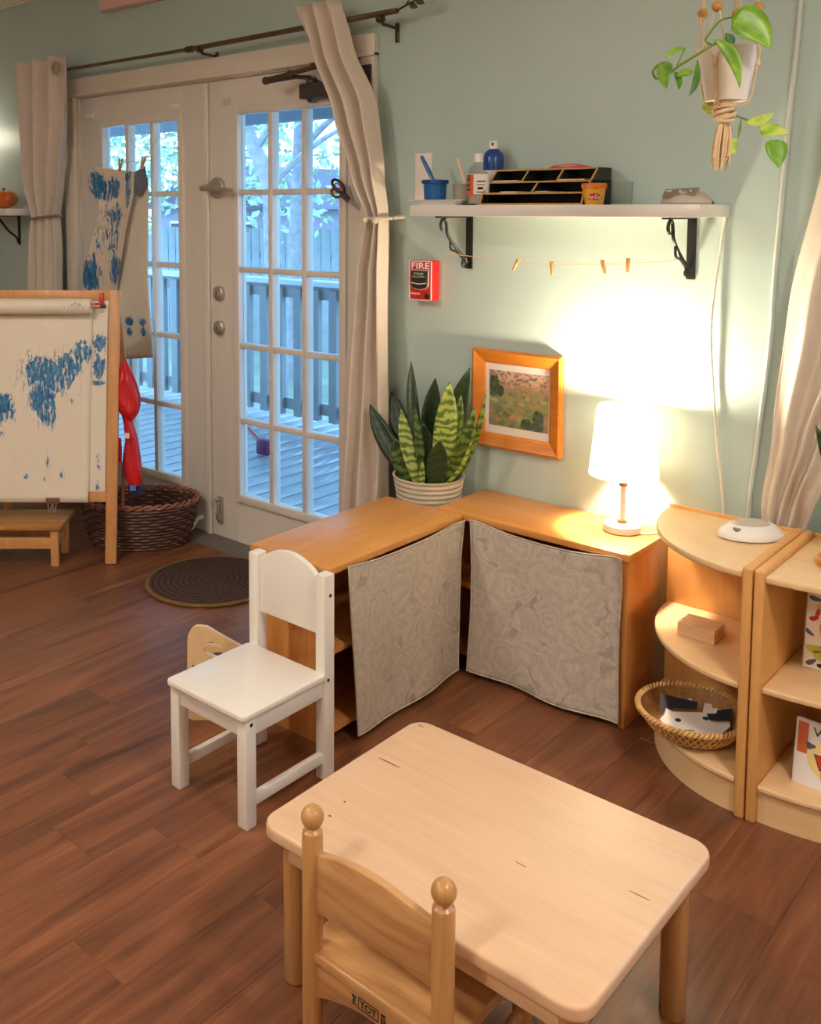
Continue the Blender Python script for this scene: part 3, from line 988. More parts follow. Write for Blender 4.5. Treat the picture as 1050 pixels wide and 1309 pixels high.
# ------------------------------------------------------------------ curtains
def curtain(name, rows, folds, mat, label, group=None, nu=90, nv=60, ph=0.0, sharp=0.25, parent=None):
    rows = sorted(rows, key=lambda r: -r[0])
    def at(z):
        for a, b in zip(rows, rows[1:]):
            if b[0] <= z <= a[0]:
                t = (a[0]-z)/(a[0]-b[0])
                t = t*t*(3-2*t)*.5+t*.5
                return [lerp(p, q, t) for p, q in zip(a[1:], b[1:])]
        return list(rows[-1][1:])
    zt, zb = rows[0][0], rows[-1][0]
    def fn(u, v):
        z = lerp(zt, zb, v)
        xl, xr, yc, amp = at(z)
        uu = u+.012*sin(5*u*pi+v*4)
        s = sin(2*pi*folds*uu+ph+.6*sin(2.3*v*pi))
        s += sharp*sin(4*pi*folds*uu+1.3+1.7*v)
        return Vector((lerp(xl, xr, u)+.006*sin(9*v+u*7), yc+amp*s, z+.008*sin(2*pi*folds*u)*(1-v)))
    o = MB().grid(fn, nu, nv).build(name, mat, parent, smooth=180, solid=.003, origin=(rows[-1][1], rows[-1][3], zb) if parent is None else None)
    return o

cl = thing('curtain', 'narrow cream curtain panel tied back beside the left glass door', 'curtain', (-1.2, -.1, 0.02), group='door curtains')
curtain('fabric', [(2.245, -1.35, -.865, -.132, .018), (1.95, -1.33, -.90, -.115, .028), (1.62, -1.31, -.98, -.10, .034), (1.455, -1.25, -1.055, -.09, .032), (1.3, -1.28, -1.04, -.095, .034), (1.08, -1.31, -1.05, -.10, .034), (.03, -1.34, -1.0, -.10, .034)], 3.2, 'curtain', '', ph=2.6, parent=cl)
mb = MB()
mb.tube([(-1.155+.12*cos(t), -.095+.05*sin(t), 1.452+.01*cos(t)) for t in [2*pi*i/24 for i in range(24)]], .007, 6, closed=True)
mb.build('tieback', 'grey_dark', cl)
mb = MB()
R0 = Vector((-.945, -.152, 2.185))
mb.tube([R0+Vector((.028*cos(2*pi*i/24), 0, .028*sin(2*pi*i/24))) for i in range(24)], .007, 6, closed=True)
mb.build('grommet', 'nickel', cl)
mb = MB()
mb.ball((-1.32, -.03, 1.46), .012)
mb.tube([(-1.32, -.001, 1.46), (-1.32, -.03, 1.46)], .005, 6)
mb.build('tieback_knob', 'nickel', cl)

cr_ = thing('curtain', 'cream curtain panel swept aside past the door closer', 'curtain', (.97, -.1, 0.02), group='door curtains')
curtain('fabric', [(2.262, .665, .892, -.140, .020), (2.1, .725, .925, -.125, .030), (1.86, .825, 1.025, -.105, .036), (1.62, .93, 1.06, -.10, .032), (1.465, 1.003, 1.078, -.085, .028), (1.38, .975, 1.083, -.085, .03), (1.28, .945, 1.09, -.09, .032), (.8, .89, 1.108, -.10, .034), (.33, .862, 1.096, -.10, .034), (.03, .85, 1.09, -.10, .034)], 3.0, 'curtain', '', ph=.4, parent=cr_)
mb = MB()
mb.tube([(1.04+.052*cos(t), -.085+.048*sin(t), 1.462) for t in [2*pi*i/24 for i in range(24)]], .007, 6, closed=True)
mb.tube([(1.085, -.05, 1.463), (1.10, -.003, 1.466)], .007, 6)
mb.tube([(.99, -.14, 1.452), (1.03, -.145, 1.456)], .010, 8)
mb.ball((1.068, -.137, 1.455), .014)
mb.build('tieback', 'pot', cr_)

rw = thing('curtain', 'cream curtain fanning out behind the curved maple shelves', 'curtain', (2.5, -.05, 0.02))
curtain('fabric', [(2.345, 2.66, 3.25, -.098, .022), (1.66, 2.532, 2.98, -.085, .03), (1.215, 2.462, 2.80, -.08, .028), (.866, 2.432, 2.61, -.066, .02), (.66, 2.402, 2.535, -.052, .014), (.56, 2.405, 2.50, -.05, .012), (.3, 2.38, 2.52, -.05, .012), (.03, 2.37, 2.54, -.05, .012)], 3.6, 'curtain', '', ph=1.0, parent=rw)

rd = thing('curtain_rod', 'antique metal curtain rod with leafy finial above the doors', 'curtain rod', (.1, -.1, 2.17))
MB().tube([(-1.38, -.1, 2.182), (.05, -.1, 2.178)], .008, 10).build('rod_tube', 'rod', rd)
MB().tube([(.0, -.1, 2.178), (1.135, -.1, 2.19)], .0105, 10).build('rod_tube', 'rod', rd)
MB().tube([(-.01, -.1, 2.178), (.03, -.1, 2.178)], .014, 10).build('collar', 'bronze', rd)
for x in (-1.2, .075, 1.06):
    mb = MB().tube([(x, -.1, 2.165), (x, -.085, 2.155), (x, -.004, 2.15)], .006, 6)
    mb.box(x-.009, x+.009, -.005, 0, 2.10, 2.17)
    mb.tube([(x-.012, -.1, 2.172), (x+.012, -.1, 2.172)], .015, 8)
    mb.build('bracket', 'bronze', rd, bevel=.001)
mb = MB().tube(catmull([(1.135, -.1, 2.19), (1.18, -.1, 2.205), (1.215, -.1, 2.215), (1.245, -.1, 2.24)], 5), .0035, 6)
mb.tube(catmull([(1.17, -.1, 2.20), (1.19, -.1, 2.225), (1.20, -.1, 2.25)], 5), .003, 6)
fin = mb.build('finial', 'bronze', rd)

rd2 = thing('curtain_rod', 'plain metal curtain rod over the right hand window', 'curtain rod', (3.4, -.06, 2.28))
MB().tube([(2.6, -.058, 2.29), (4.25, -.058, 2.29)], .010, 10).build('rod_tube', 'rod', rd2)
for x in (2.68, 4.15):
    MB().tube([(x, -.058, 2.29), (x, -.04, 2.275), (x, -.001, 2.27)], .006, 6).build('bracket', 'bronze', rd2)
for x in (2.6, 4.25):
    MB().ball((x, -.058, 2.29), .02, 16).build('finial', 'bronze', rd2)

LEAFP = [(0, .12), (.15, .62), (.35, .98), (.55, .95), (.75, .66), (.9, .3), (1, .02)]
HEARTP = [(0, .30), (.05, .68), (.14, .93), (.28, 1.0), (.45, .95), (.62, .76), (.78, .48), (.9, .22), (1, .01)]
SNAKEP = [(0, .55), (.15, .72), (.35, .95), (.5, 1.0), (.65, .95), (.8, .72), (.9, .42), (.96, .2), (1, .02)]
def leaf(mb, base, tip, width, prof, nrm, bend=(0, 0, 0), crease=.15, n=12):
    base, tip, nrm, bend = Vector(base), Vector(tip), Vector(nrm), Vector(bend)
    def pw(t):
        for (a, p), (b, q) in zip(prof, prof[1:]):
            if a <= t <= b:
                return lerp(p, q, (t-a)/(b-a))
        return prof[-1][1]
    ctrl = (base+tip)/2+bend
    vs, fs = [], []
    for i in range(n+1):
        t = i/n
        p = base*(1-t)**2+ctrl*2*t*(1-t)+tip*t*t
        d = ((ctrl-base)*(1-t)+(tip-ctrl)*t).normalized()
        side = d.cross(nrm).normalized()
        nn = side.cross(d).normalized()
        h = pw(t)*width/2
        for s in (-1, -.5, 0, .5, 1):
            vs.append(p+side*(s*h)+nn*(abs(s)*h*crease))
    for i in range(n):
        for k in range(4):
            fs.append((i*5+k, i*5+k+1, (i+1)*5+k+1, (i+1)*5+k))
    return mb.add(vs, fs)
def add_leaf(name, mat, parent, *a, solid=.0012, **kw):
    return leaf(MB(), *a, **kw).build(name, mat, parent, smooth=60, solid=solid)
for b, t in (((1.20, -.1, 2.25), (1.20, -.1, 2.292)), ((1.19, -.1, 2.205), (1.225, -.1, 2.188)), ((1.215, -.1, 2.215), (1.255, -.1, 2.198)), ((1.235, -.1, 2.23), (1.25, -.1, 2.272)), ((1.245, -.1, 2.24), (1.285, -.1, 2.25))):
    add_leaf('finial_leaf', 'bronze', fin, b, t, .022, LEAFP, (.3, -1, 0), solid=.002)

# ------------------------------------------------------------------ wall shelf
sh = thing('wall_shelf', 'white wall shelf on black hooked brackets above the picture', 'shelf', (1.78, -.11, 1.472))
MB().box(1.288, 2.272, -.22, -.001, 1.472, 1.508).build('shelf_board', 'plastic_white', sh, bevel=.002)
for x in (1.385, 2.166):
    mb = MB().box(x-.013, x+.013, -.006, 0, 1.288, 1.468)
    mb.box(x-.013, x+.013, -.19, 0, 1.466, 1.472)
    mb.tube(catmull([(x, -.165, 1.425), (x, -.175, 1.44), (x, -.168, 1.458), (x, -.150, 1.46), (x, -.142, 1.44), (x, -.135, 1.41), (x, -.10, 1.375), (x, -.06, 1.345), (x, -.03, 1.325), (x, -.018, 1.31)], 5), .0055, 6)
    mb.tube(catmull([(x, -.12, 1.39), (x, -.115, 1.36), (x, -.085, 1.35), (x, -.05, 1.33), (x, -.03, 1.31)], 5), .004, 6)
    mb.tube(catmull([(x, -.006, 1.33), (x, -.03, 1.325), (x, -.045, 1.31), (x, -.038, 1.295), (x, -.02, 1.30)], 5), .0045, 6)
    mb.build('shelf_bracket', 'black_iron', sh)

SZ = 1.508
# tray
def rrect(cx, cy, hx, hy, r, n=5):
    out = []
    for sx, sy, a0 in ((1, 1, 0), (-1, 1, 90), (-1, -1, 180), (1, -1, 270)):
        for i in range(n+1):
            t = radians(a0+90*i/n)
            out.append((cx+sx*(hx-r)+r*cos(t), cy+sy*(hy-r)+r*sin(t)))
    return out
tr = MB()
prs = [(.080, .058, .018), (.084, .062, .003), (.094, .070, .0155), (.110, .078, .017), (.110, .078, .0185), (.092, .069, .0175), (.08, .06, .006)]
rings = [rrect(1.372, -.125, .080, .060, .02), rrect(1.372, -.125, .095, .070, .02), rrect(1.372, -.125, .112, .080, .022), rrect(1.372, -.125, .112, .080, .022), rrect(1.372, -.125, .093, .068, .02), rrect(1.372, -.125, .078, .058, .02)]
zz = [0, .015, .016, .018, .0175, .003]
vs, fs = [], []
nr = len(rings[0])
for r_, z_ in zip(rings, zz):
    vs += [(x, y, SZ+z_) for x, y in r_]
for i in range(len(rings)-1):
    for k in range(nr):
        fs.append((i*nr+k, i*nr+(k+1) % nr, (i+1)*nr+(k+1) % nr, (i+1)*nr+k))
fs += [tuple(range(nr-1, -1, -1)), tuple((len(rings)-1)*nr+k for k in range(nr))]
tag(MB().add(vs, fs).build('paint_tray', 'plastic_white'), 'shallow white plastic tray under the paint cups', 'tray')
TZ = SZ+.003
cp = thing('paint_cup', 'clear cup of bright blue paint on the white tray', 'cup', (1.335, -.14, TZ))
MB().lathe([(.036, 0), (.040, .07), (.043, .072), (.043, .078)], (1.335, -.14, TZ), 24).build('cup_body', 'blue_paint', cp)
MB().lathe([(.0432, .070), (.046, .0705), (.046, .082), (.043, .083), (.0425, .079)], (1.335, -.14, TZ), 24, cap=False).build('rim', 'blue_bottle', cp)
bb = thing('paint_brush', 'blue handled paint brush standing in the blue cup', 'brush', (1.33, -.135, TZ+.078))
MB().tube([(1.325, -.135, TZ+.079), (1.30, -.13, TZ+.115), (1.265, -.125, TZ+.165)], [.006, .008, .006], 8).build('handle', 'blue_paint', bb)
c2 = thing('water_cup', 'olive grey plastic cup of rinse water beside the blue paint', 'cup', (1.435, -.11, TZ))
MB().lathe([(.037, 0), (.041, .068), (.038, .068), (.036, .055)], (1.435, -.11, TZ), 24).build('cup_body', 'cup_grey', c2)
b2 = thing('paint_brush', 'pale wooden paint brush standing in the grey cup', 'brush', (1.43, -.11, TZ+.06))
MB().tube([(1.44, -.11, TZ+.056), (1.43, -.11, TZ+.09), (1.405, -.11, TZ+.155)], [.006, .0075, .005], 8).build('handle', 'brush_handle', b2)
MB().tube([(1.442, -.11, TZ+.056), (1.4385, -.11, TZ+.068)], .0078, 8).build('ferrule', 'nickel', b2)
# bottles
def oval_bottle(name, label, c, w_, d_, h, mat, capmat, caph, capr):
    t = thing(name, label, 'bottle', c)
    MB().lathe([(.92, 0), (1, .006), (1, h*.70), (.92, h*.80), (.70, h*.89), (.45, h*.95), (.40, h)], c, 28, w_/2, d_/2).build('body', mat, t)
    MB().lathe([(capr, h), (capr, h+caph), (capr*.9, h+caph+.002)], c, 20).build('cap', capmat, t)
    return t
gb = oval_bottle('glue_bottle', 'clear glue bottle with white cap and orange label on the shelf', (1.525, -.165, SZ), .078, .05, .138, 'clear', 'plastic_white', .026, .0155)
MB().lathe([(.9, .004), (.95, .01), (.95, .094), (.88, .106)], (1.525, -.165, SZ), 28, .037, .023).build('glue', 'cup_grey', gb)
MB().lathe([(1.02, .035), (1.02, .10)], (1.525, -.165, SZ), 28, .039, .025, cap=False).build('label_band', 'label_white', gb)
def arc_patch(c, rx, ry, a0, a1, z0, z1, n=8):
    mb = MB()
    mb.grid(lambda u, v: Vector((c[0]+rx*cos(radians(lerp(a0, a1, u))), c[1]+ry*sin(radians(lerp(a0, a1, u))), c[2]+lerp(z0, z1, v))), n, 2)
    return mb
arc_patch((1.525, -.165, SZ), .0405, .0262, 200, 268, .030, .098).build('orange_label', 'orange_label', gb)
for i, (z0, z1) in enumerate(((.092, .097), (.078, .088), (.060, .068), (.046, .054))):
    arc_patch((1.525, -.165, SZ), .0410, .0266, 215, 250, z0, z1).build('print_line', 'ink_soft', gb)
for i, (z0, z1, a0, a1) in enumerate(((.074, .078, 285, 330), (.064, .0665, 285, 325), (.05, .058, 290, 318), (.040, .043, 285, 325))):
    arc_patch((1.525, -.165, SZ), .0410, .0266, a0, a1, z0, z1).build('print_line', 'ink', gb)
bo = thing('spray_bottle', 'blue plastic bottle with white cap behind the glue', 'bottle', (1.515, -.06, SZ))
MB().lathe([(.030, 0), (.034, .005), (.034, .115)], (1.515, -.06, SZ), 24).build('white_base', 'plastic_white', bo)
MB().lathe([(.0345, .115), (.0345, .155), (.030, .172), (.018, .184), (.013, .186)], (1.515, -.06, SZ), 24).build('body', 'blue_bottle', bo)
MB().lathe([(.016, .186), (.0145, .212), (.013, .213)], (1.515, -.06, SZ), 20).build('cap', 'plastic_white', bo)
arc_patch((1.515, -.06, SZ), .0156, .0156, 275, 300, .196, .206).build('cap_hole', 'ink', bo)
# light switch plate behind
tag(MB().box(1.148, 1.222, -.006, 0, 1.53, 1.695).build('wall_plate', 'card_white', bevel=.002), 'cream blank wall plate behind the blue paint cup', 'wall plate')
# organiser, three stepped tiers
og = thing('desk_organiser', 'black stepped cardboard organiser with gold edges on the shelf', 'organiser', (1.73, -.11, SZ))
ox0, ox1 = 1.555, 1.915
prof = [(-.205, 0), (-.19, .035), (-.15, .070), (-.105, .112), (-.02, .112), (-.02, 0)]
for x in (ox0, ox1-.005):
    MB().prism(prof, lambda a, b, d: (d, a, SZ+b), x, x+.005).build('side_panel', 'black_card', og)
    e = MB()
    for (a, b), (c, d) in zip(prof[:3], prof[1:4]):
        e.tube([(x+.0025, a, SZ+b), (x+.0025, c, SZ+d)], .0034, 5)
    e.build('edge_trim', 'gold_card', og)
for y, z0, z1 in ((-.203, 0, .004), (-.19, .034, .038), (-.15, .070, .074), (-.105, .110, .114)):
    MB().box(ox0, ox1, y, -.02, SZ+z0, SZ+z1).build('tier', 'black_card', og)
    MB().box(ox0, ox1, y-.002, y+.001, SZ+z0-.0005, SZ+z1+.0008).build('edge_trim', 'gold_card', og)
MB().box(ox0, ox1, -.022, -.018, SZ, SZ+.114).build('back_panel', 'black_card', og)
for y0, z0, z1, fr in ((-.15, .074, .110, (.34, .68)), (-.19, .038, .070, (.5,))):
    for f_ in fr:
        x = lerp(ox0, ox1, f_)
        MB().prism([(y0+.002, z0), (y0+.042, z1), (-.02, z1), (-.02, z0)], lambda a, b, d: (d, a, SZ+b), x-.002, x+.002).build('divider', 'black_card', og)
        MB().tube([(x, y0+.001, SZ+z0), (x, y0+.041, SZ+z1)], .003, 5).build('edge_trim', 'gold_card', og)
for x0_, x1_, y, z, mt, lb in ((1.565, 1.66, -.145, .0755, 'label_white', 'white note paper in the upper tier of the black organiser'), (1.80, 1.89, -.145, .0755, 'book_yellow', 'yellow note paper in the upper tier of the black organiser'), (1.62, 1.68, -.185, .0395, 'label_white', 'white note paper in the middle tier of the black organiser'), (1.745, 1.79, -.185, .0395, 'pot', 'beige note paper in the middle tier of the black organiser')):
    tag(MB().box(x0_, x1_, y, y+.10, SZ+z, SZ+z+.003).build('note_paper', mt), lb, 'paper', 'papers in the organiser')
tag(MB().prism([(1.74, 0), (1.76, .010), (1.83, .012), (1.87, .004), (1.87, 0)], lambda a, b, d: (a, d, SZ+.1145+b), -.10, -.06).build('red_pouch', 'red', bevel=.002), 'flat red pouch lying on top of the black organiser', 'pouch')
# play dough tub
pd = thing('dough_tub', 'yellow and orange modelling dough tub beside the organiser', 'tub', (1.935, -.17, SZ))
MB().lathe([(.0265, 0), (.028, .004), (.034, .050)], (1.935, -.17, SZ), 28).build('tub_body', plain('tub_yellow', S(248, 190, 50), .35, vary=.04), pd)
MB().lathe([(.0345, .048), (.037, .048), (.037, .060), (.035, .063), (.01, .063)], (1.935, -.17, SZ), 28).build('lid', plain('tub_orange', S(240, 130, 40), .35, vary=.03), pd)
def cyl_text(name, s, c, r_, ang, z, size, mat, parent, width, arch=0.0, bold=0.0):
    """letters wrapped on an upright cylinder"""
    o = text(name, s, (0, 0, 0), XD, ZD, size, mat, parent, width=width, bold=bold)
    P = MW[o]
    I = P.inverted()
    for v in o.data.vertices:
        p = P @ v.co
        a = ang+p.x/r_
        v.co = I @ Vector((c[0]+r_*cos(a), c[1]+r_*sin(a), z+p.z-arch*(p.x/width)**2*4))
    return o
ang = math.atan2(CY+.17, CX-1.935)+.05
mb = MB()
mb.grid(lambda u, v: Vector((1.935+.0336*cos(ang+(u-.5)*1.5), -.17+.0336*sin(ang+(u-.5)*1.5), SZ+.0165+(.017*(1-(2*u-1)**2)**.5 if v > .5 else -.003*(1-(2*u-1)**2)))), 14, 2)
mb.build('logo_arch', 'red', pd)
cyl_text('lettering', 'Play-Doh', (1.935, -.17), .0342, ang, SZ+.023, .017, 'ink_white', pd, .042, arch=.004, bold=.02)
tag(MB().lathe([(.030, 0), (.032, .062), (.034, .064), (.034, .068), (.031, .068), (.029, .006)], (1.99, -.10, SZ), 24).build('clear_tub', 'clear'), 'clear plastic tub behind the dough tub', 'tub')
# grey device
gd = thing('grey_device', 'rounded beige and grey gadget on the bare end of the shelf', 'gadget', (2.2, -.11, SZ))
mb = MB()
mb.grid(lambda u, v: Vector((2.125+.14*u, -.11+(.055*sin(pi*min(1, max(0, u*.9+.08)))**.6)*cos(pi*v), SZ+.001+(.044*sin(pi*min(1, u*.86+.10))**.8)*sin(pi*v))), 24, 13)
mb.build('shell', 'grey_plastic', gd, solid=.002)
MB().obox((2.185, -.142, SZ+.034), (.092, .034, .006), (1, .15, .05), (0, .8, .6), (0, -.6, .8)).build('control_panel', 'grey_dark', gd, bevel=.002)
for dx in (-.036, -.028, .0, .03):
    MB().obox((2.185+dx, -.146, SZ+.038), (.005, .004, .003), (1, .15, .05), (0, .8, .6), (0, -.6, .8)).build('button', 'plastic_white', gd)

# string with pegs below the shelf
stg = [(1.38, -.13, 1.345), (1.40, -.125, 1.343), (1.644, -.12, 1.327), (1.774, -.12, 1.322), (1.947, -.12, 1.329), (2.024, -.12, 1.334), (2.15, -.11, 1.347), (2.17, -.10, 1.36)]
tag(MB().tube(catmull(stg, 5), .0012, 5).build('peg_string', 'jute'), 'thin string tied between the two shelf brackets', 'string')
def peg(p, tilt, label, group, size=1.0, yaw=0.0):
    t = thing('clothespin', label, 'clothespin', p, group=group)
    ax = Vector((sin(tilt)*cos(yaw), sin(tilt)*sin(yaw), cos(tilt)))
    sd = Vector((cos(tilt)*cos(yaw), cos(tilt)*sin(yaw), -sin(tilt)))
    dp = ax.cross(sd)
    for s in (-1, 1):
        o = Vector(p)+dp*(s*.0045*size)
        a2 = (ax+dp*(s*.10)).normalized()
        MB().obox(o-ax*.0, (.009*size, .004*size, .05*size), sd, dp, a2).build('prong', 'peg', t, bevel=.0008)
    MB().tube([Vector(p)-dp*.008*size-sd*.004*size, Vector(p)+dp*.008*size-sd*.004*size], .002*size, 6).build('spring', 'nickel', t)
    return t
for (px, py), tl, lb in zip(((660, 338), (706, 343), (772, 341), (803, 339)), (.5, -.05, -.2, .05), ('first', 'second', 'third', 'fourth')):
    q = W(px, py, -.12)
    peg((q.x, -.12, q.z), tl, lb+' clothespin on the shelf string counting from the fire alarm', 'pegs under the shelf', .85)

# fire alarm
fa = thing('fire_alarm', 'red fire alarm pull station with white lettering on the wall', 'fire alarm', (1.208, 0, 1.168))
MB().box(1.157, 1.258, -.048, 0, 1.168, 1.312).build('housing', 'alarm_red', fa, bevel=.004)
mb = MB()
fx0, fx1, fz0, fz1 = 1.158, 1.257, 1.169, 1.311
for a, b, c, e in ((fx0, fx0+.003, fz0, fz1), (fx1-.003, fx1, fz0, fz1), (fx0, fx1, fz0, fz0+.003), (fx0, fx1, fz1-.003, fz1)):
    mb.box(a, b, -.0495, -.047, c, e)
mb.build('white_border', 'ink_white', fa)
text('lettering', 'FIRE', (1.2075, -.0485, 1.292), XD, ZD, .032, 'ink_white', fa, width=.080, bold=.02)
han = MB().prism([(1.172, 1.275), (1.243, 1.275), (1.241, 1.222), (1.232, 1.214), (1.2075, 1.209), (1.183, 1.214), (1.174, 1.222)], lambda a, b, d: (a, d, b), -.058, -.048).build('pull_handle', 'black_card', fa, bevel=.001)
hp = [(1.170, 1.277), (1.245, 1.277), (1.243, 1.221), (1.233, 1.212), (1.2075, 1.207), (1.182, 1.212), (1.172, 1.221)]
MB().tube([(a, -.0495, b) for a, b in hp], .0016, 5, closed=True).build('handle_outline', 'ink_white', fa)
MB().tube([(1.175, -.0585, 1.232), (1.195, -.0590, 1.229), (1.2075, -.0592, 1.228), (1.22, -.0590, 1.229), (1.24, -.0585, 1.232)], .0014, 5).build('handle_lip', 'ink_white', han)
text('lettering', 'PUSH IN', (1.2075, -.0583, 1.265), XD, ZD, .009, 'ink_white', han, width=.040)
text('lettering', 'PULL DOWN', (1.2075, -.0583, 1.254), XD, ZD, .009, 'ink_white', han, width=.052)
MB().prism([(1.207, 1.260), (1.226, 1.263), (1.220, 1.268), (1.212, 1.268)], lambda a, b, d: (a, d, b), -.0592, -.0582).build('arrow_mark', 'ink_green', han)
text('lettering', 'Honeywell', (1.187, -.0485, 1.193), XD, ZD, .012, 'ink_white', fa, width=.040, bold=.02)
mb = MB()
disc_y(mb, 1.238, 1.184, [(.0105, -.047), (.0105, -.050), (.009, -.051)])
mb.build('key_lock', 'ink', fa)

# picture
PX0, PX1, PZ0, PZ1 = 1.419, 1.762, .678, 1.015
pf = thing('framed_picture', 'orange wooden frame with mountain landscape print on the wall', 'picture', ((PX0+PX1)/2, 0, PZ0))
fw = .047
def mitre(c):
    (ax, az), (bx, bz), (cx, cz), (dx, dz) = c
    mb = MB()
    secs = []
    for (ox, oz), (ix, iz) in (((ax, az), (dx, dz)), ((bx, bz), (cx, cz))):
        sec = []
        for f_, y in ((0, -.004), (0, -.026), (.14, -.030), (.30, -.026), (.8, -.020), (1, -.014), (1, -.004)):
            sec.append((lerp(ox, ix, f_), y, lerp(oz, iz, f_)))
        secs.append(sec)
    n = len(secs[0])
    fs = [(k, (k+1) % n, n+(k+1) % n, n+k) for k in range(n)]+[tuple(range(n)), tuple(range(2*n-1, n-1, -1))]
    return mb.add(secs[0]+secs[1], fs)
O = [(PX0, PZ0), (PX1, PZ0), (PX1, PZ1), (PX0, PZ1)]
I_ = [(PX0+fw, PZ0+fw), (PX1-fw, PZ0+fw), (PX1-fw, PZ1-fw), (PX0+fw, PZ1-fw)]
for i in range(4):
    j = (i+1) % 4
    mitre((O[i], O[j], I_[j], I_[i])).build('frame_side', 'frame_wood', pf, smooth=25)
MB().box(PX0+.04, PX1-.04, -.010, -.004, PZ0+.04, PZ1-.04).build('mount', 'card_white', pf)
pr_ = MB().box(PX0+.062, PX1-.052, -.0112, -.0098, PZ0+.074, PZ1-.07)
o = pr_.build('print', 'print', pf)
off = Vector(((PX0+PX1)/2, 0, PZ0+.074))-MW[o].translation
for v in o.data.vertices:
    v.co -= off
o.location = off

# cord and raceway on the wall
tag(MB().tube(catmull([(2.262, -.006, 1.47), (2.252, -.008, 1.38), (2.240, -.012, 1.25), (2.236, -.014, 1.123), (2.246, -.010, .98), (2.262, -.012, .825), (2.288, -.008, .606), (2.296, -.008, .3)], 6), .0042, 7).build('power_cord', 'cord_white'), 'thin white cord hanging down the wall from the shelf end', 'cord')
tag(MB().tube(catmull([(2.443, -.005, 2.58), (2.442, -.005, 2.058), (2.424, -.005, 1.725), (2.404, -.005, 1.315), (2.398, -.005, 1.118), (2.372, -.005, .8), (2.357, -.005, .612), (2.35, -.005, .3)], 6), .0075, 8).build('cord_raceway', 'raceway'), 'pale painted cable raceway running up the wall beside the curtain', 'raceway')
tag(MB().tube([(-1.533, 0, 2.211), (-1.533, -.02, 2.207)], .003, 6).build('nail', 'black_iron'), 'small dark nail in the wall beside the curtain top', 'nail')

# exit sign
ex = thing('exit_sign', 'white boxed exit sign with red letters above the doors', 'exit sign', (-.487, 0, 2.44))
MB().box(-.715, -.26, -.052, 0, 2.44, 2.595).build('housing', plain('sign_housing', S(236, 196, 190), .4, vary=.02), ex, bevel=.004)
text('lettering', 'EXIT', (-.487, -.0525, 2.524), XD, ZD, .12, 'exit_glow', ex, width=.36, bold=.02)

# ------------------------------------------------------------------ left wall shelf with pumpkin
ls = thing('wall_shelf', 'white wall shelf carrying the pumpkin beyond the left curtain', 'shelf', (-1.9, -.1, 1.46))
MB().box(-2.4, -1.36, -.2, -.001, 1.462, 1.498).build('shelf_board', 'plastic_white', ls, bevel=.002)
for x in (-1.575, -2.25):
    mb = MB().box(x-.01, x+.01, -.006, 0, 1.30, 1.462)
    mb.box(x-.01, x+.01, -.17, 0, 1.456, 1.462)
    mb.tube(catmull([(x, -.13, 1.42), (x, -.15, 1.44), (x, -.13, 1.455), (x, -.11, 1.43), (x, -.07, 1.38), (x, -.02, 1.34), (x, -.01, 1.31)], 5), .006, 6)
    mb.build('shelf_bracket', 'black_iron', ls)
pk = thing('pumpkin', 'small orange pumpkin sitting on the wall shelf', 'pumpkin', (-1.56, -.1, 1.498))
mb = MB()
prof = [(sin(pi*i/12), -cos(pi*i/12)) for i in range(13)]
mb.grid(lambda u, v: Vector((-1.56+(.072+.006*cos(8*2*pi*u))*sin(pi*v)*cos(2*pi*u), -.1+(.072+.006*cos(8*2*pi*u))*sin(pi*v)*sin(2*pi*u), 1.498+.052-.052*cos(pi*v)-(.012*(v**8)))), 48, 13, cu=True)
mb.build('pumpkin_skin', 'orange_fruit', pk)
MB().tube([(-1.56, -.1, 1.59), (-1.555, -.1, 1.61)], [.008, .006], 8).build('stalk', 'stem', pk)
mb = MB()
rr = random.Random(3)
mb.grid(lambda u, v: Vector((-1.44+.05*sin(pi*v)*cos(2*pi*u)*(1+.25*sin(7*u*6.28+4*v)), -.09+.05*sin(pi*v)*sin(2*pi*u), 1.499+.035-.035*cos(pi*v))), 26, 9, cu=True)
tag(mb.build('plastic_bag', 'clear', smooth=20), 'crumpled clear plastic bag next to the pumpkin', 'bag')
wl = thing('wall_lamp', 'round globe wall lamp above the pumpkin shelf', 'lamp', (-1.88, 0, 1.84))
mb = MB()
disc_y(mb, -1.88, 1.90, [(.05, 0), (.05, -.012), (.02, -.02), (.018, -.075)])
mb.build('wall_mount', 'nickel', wl)
MB().ball((-1.88, -.12, 1.90), .055, 24).build('globe', mk_emit('globe_glow', (1.0, .86, .68), 16.0), wl)

# ------------------------------------------------------------------ paintings on the left door
paint_str = thing('peg_string', 'thin string strung between two hooks across the left door', 'string', (-.55, -.04, 1.7))
a, b = W(115, 149, -.012), W(225, 137, -.012)
p1, p2 = W(156, 211, -.05), W(185, 208, -.05)
MB().tube([a, p1+Vector((0, 0, .012)), p2+Vector((0, 0, .012)), b], .0012, 5).build('cord', 'jute', paint_str)
def sheet(name, Lp, Rp, y, curl, mat, label, nu=18, nv=26, ph=0.0):
    """paper hanging in front of the door: pixel outlines give left and right edges"""
    Lw = catmull([W(px, py, y) for px, py in Lp], 8)
    Rw = catmull([W(px, py, y) for px, py in Rp], 8)
    def at(Ls, v):
        k_ = v*(len(Ls)-1)
        i = min(int(k_), len(Ls)-2)
        return Ls[i].lerp(Ls[i+1], k_-i)
    def fn(u, v):
        p = at(Lw, v).lerp(at(Rw, v), u)
        p.y += curl*(sin(pi*u+ph)*.8+.25*sin(2*pi*v+2*u))
        return p
    mb = MB().grid(fn, nu, nv)
    o = mb.build(name, mat, smooth=180, solid=.0008)
    return tag(o, label, 'painting')
L1 = [(117, 213), (110, 235), (124, 262), (117, 300), (109, 335), (107, 372), (106, 420)]
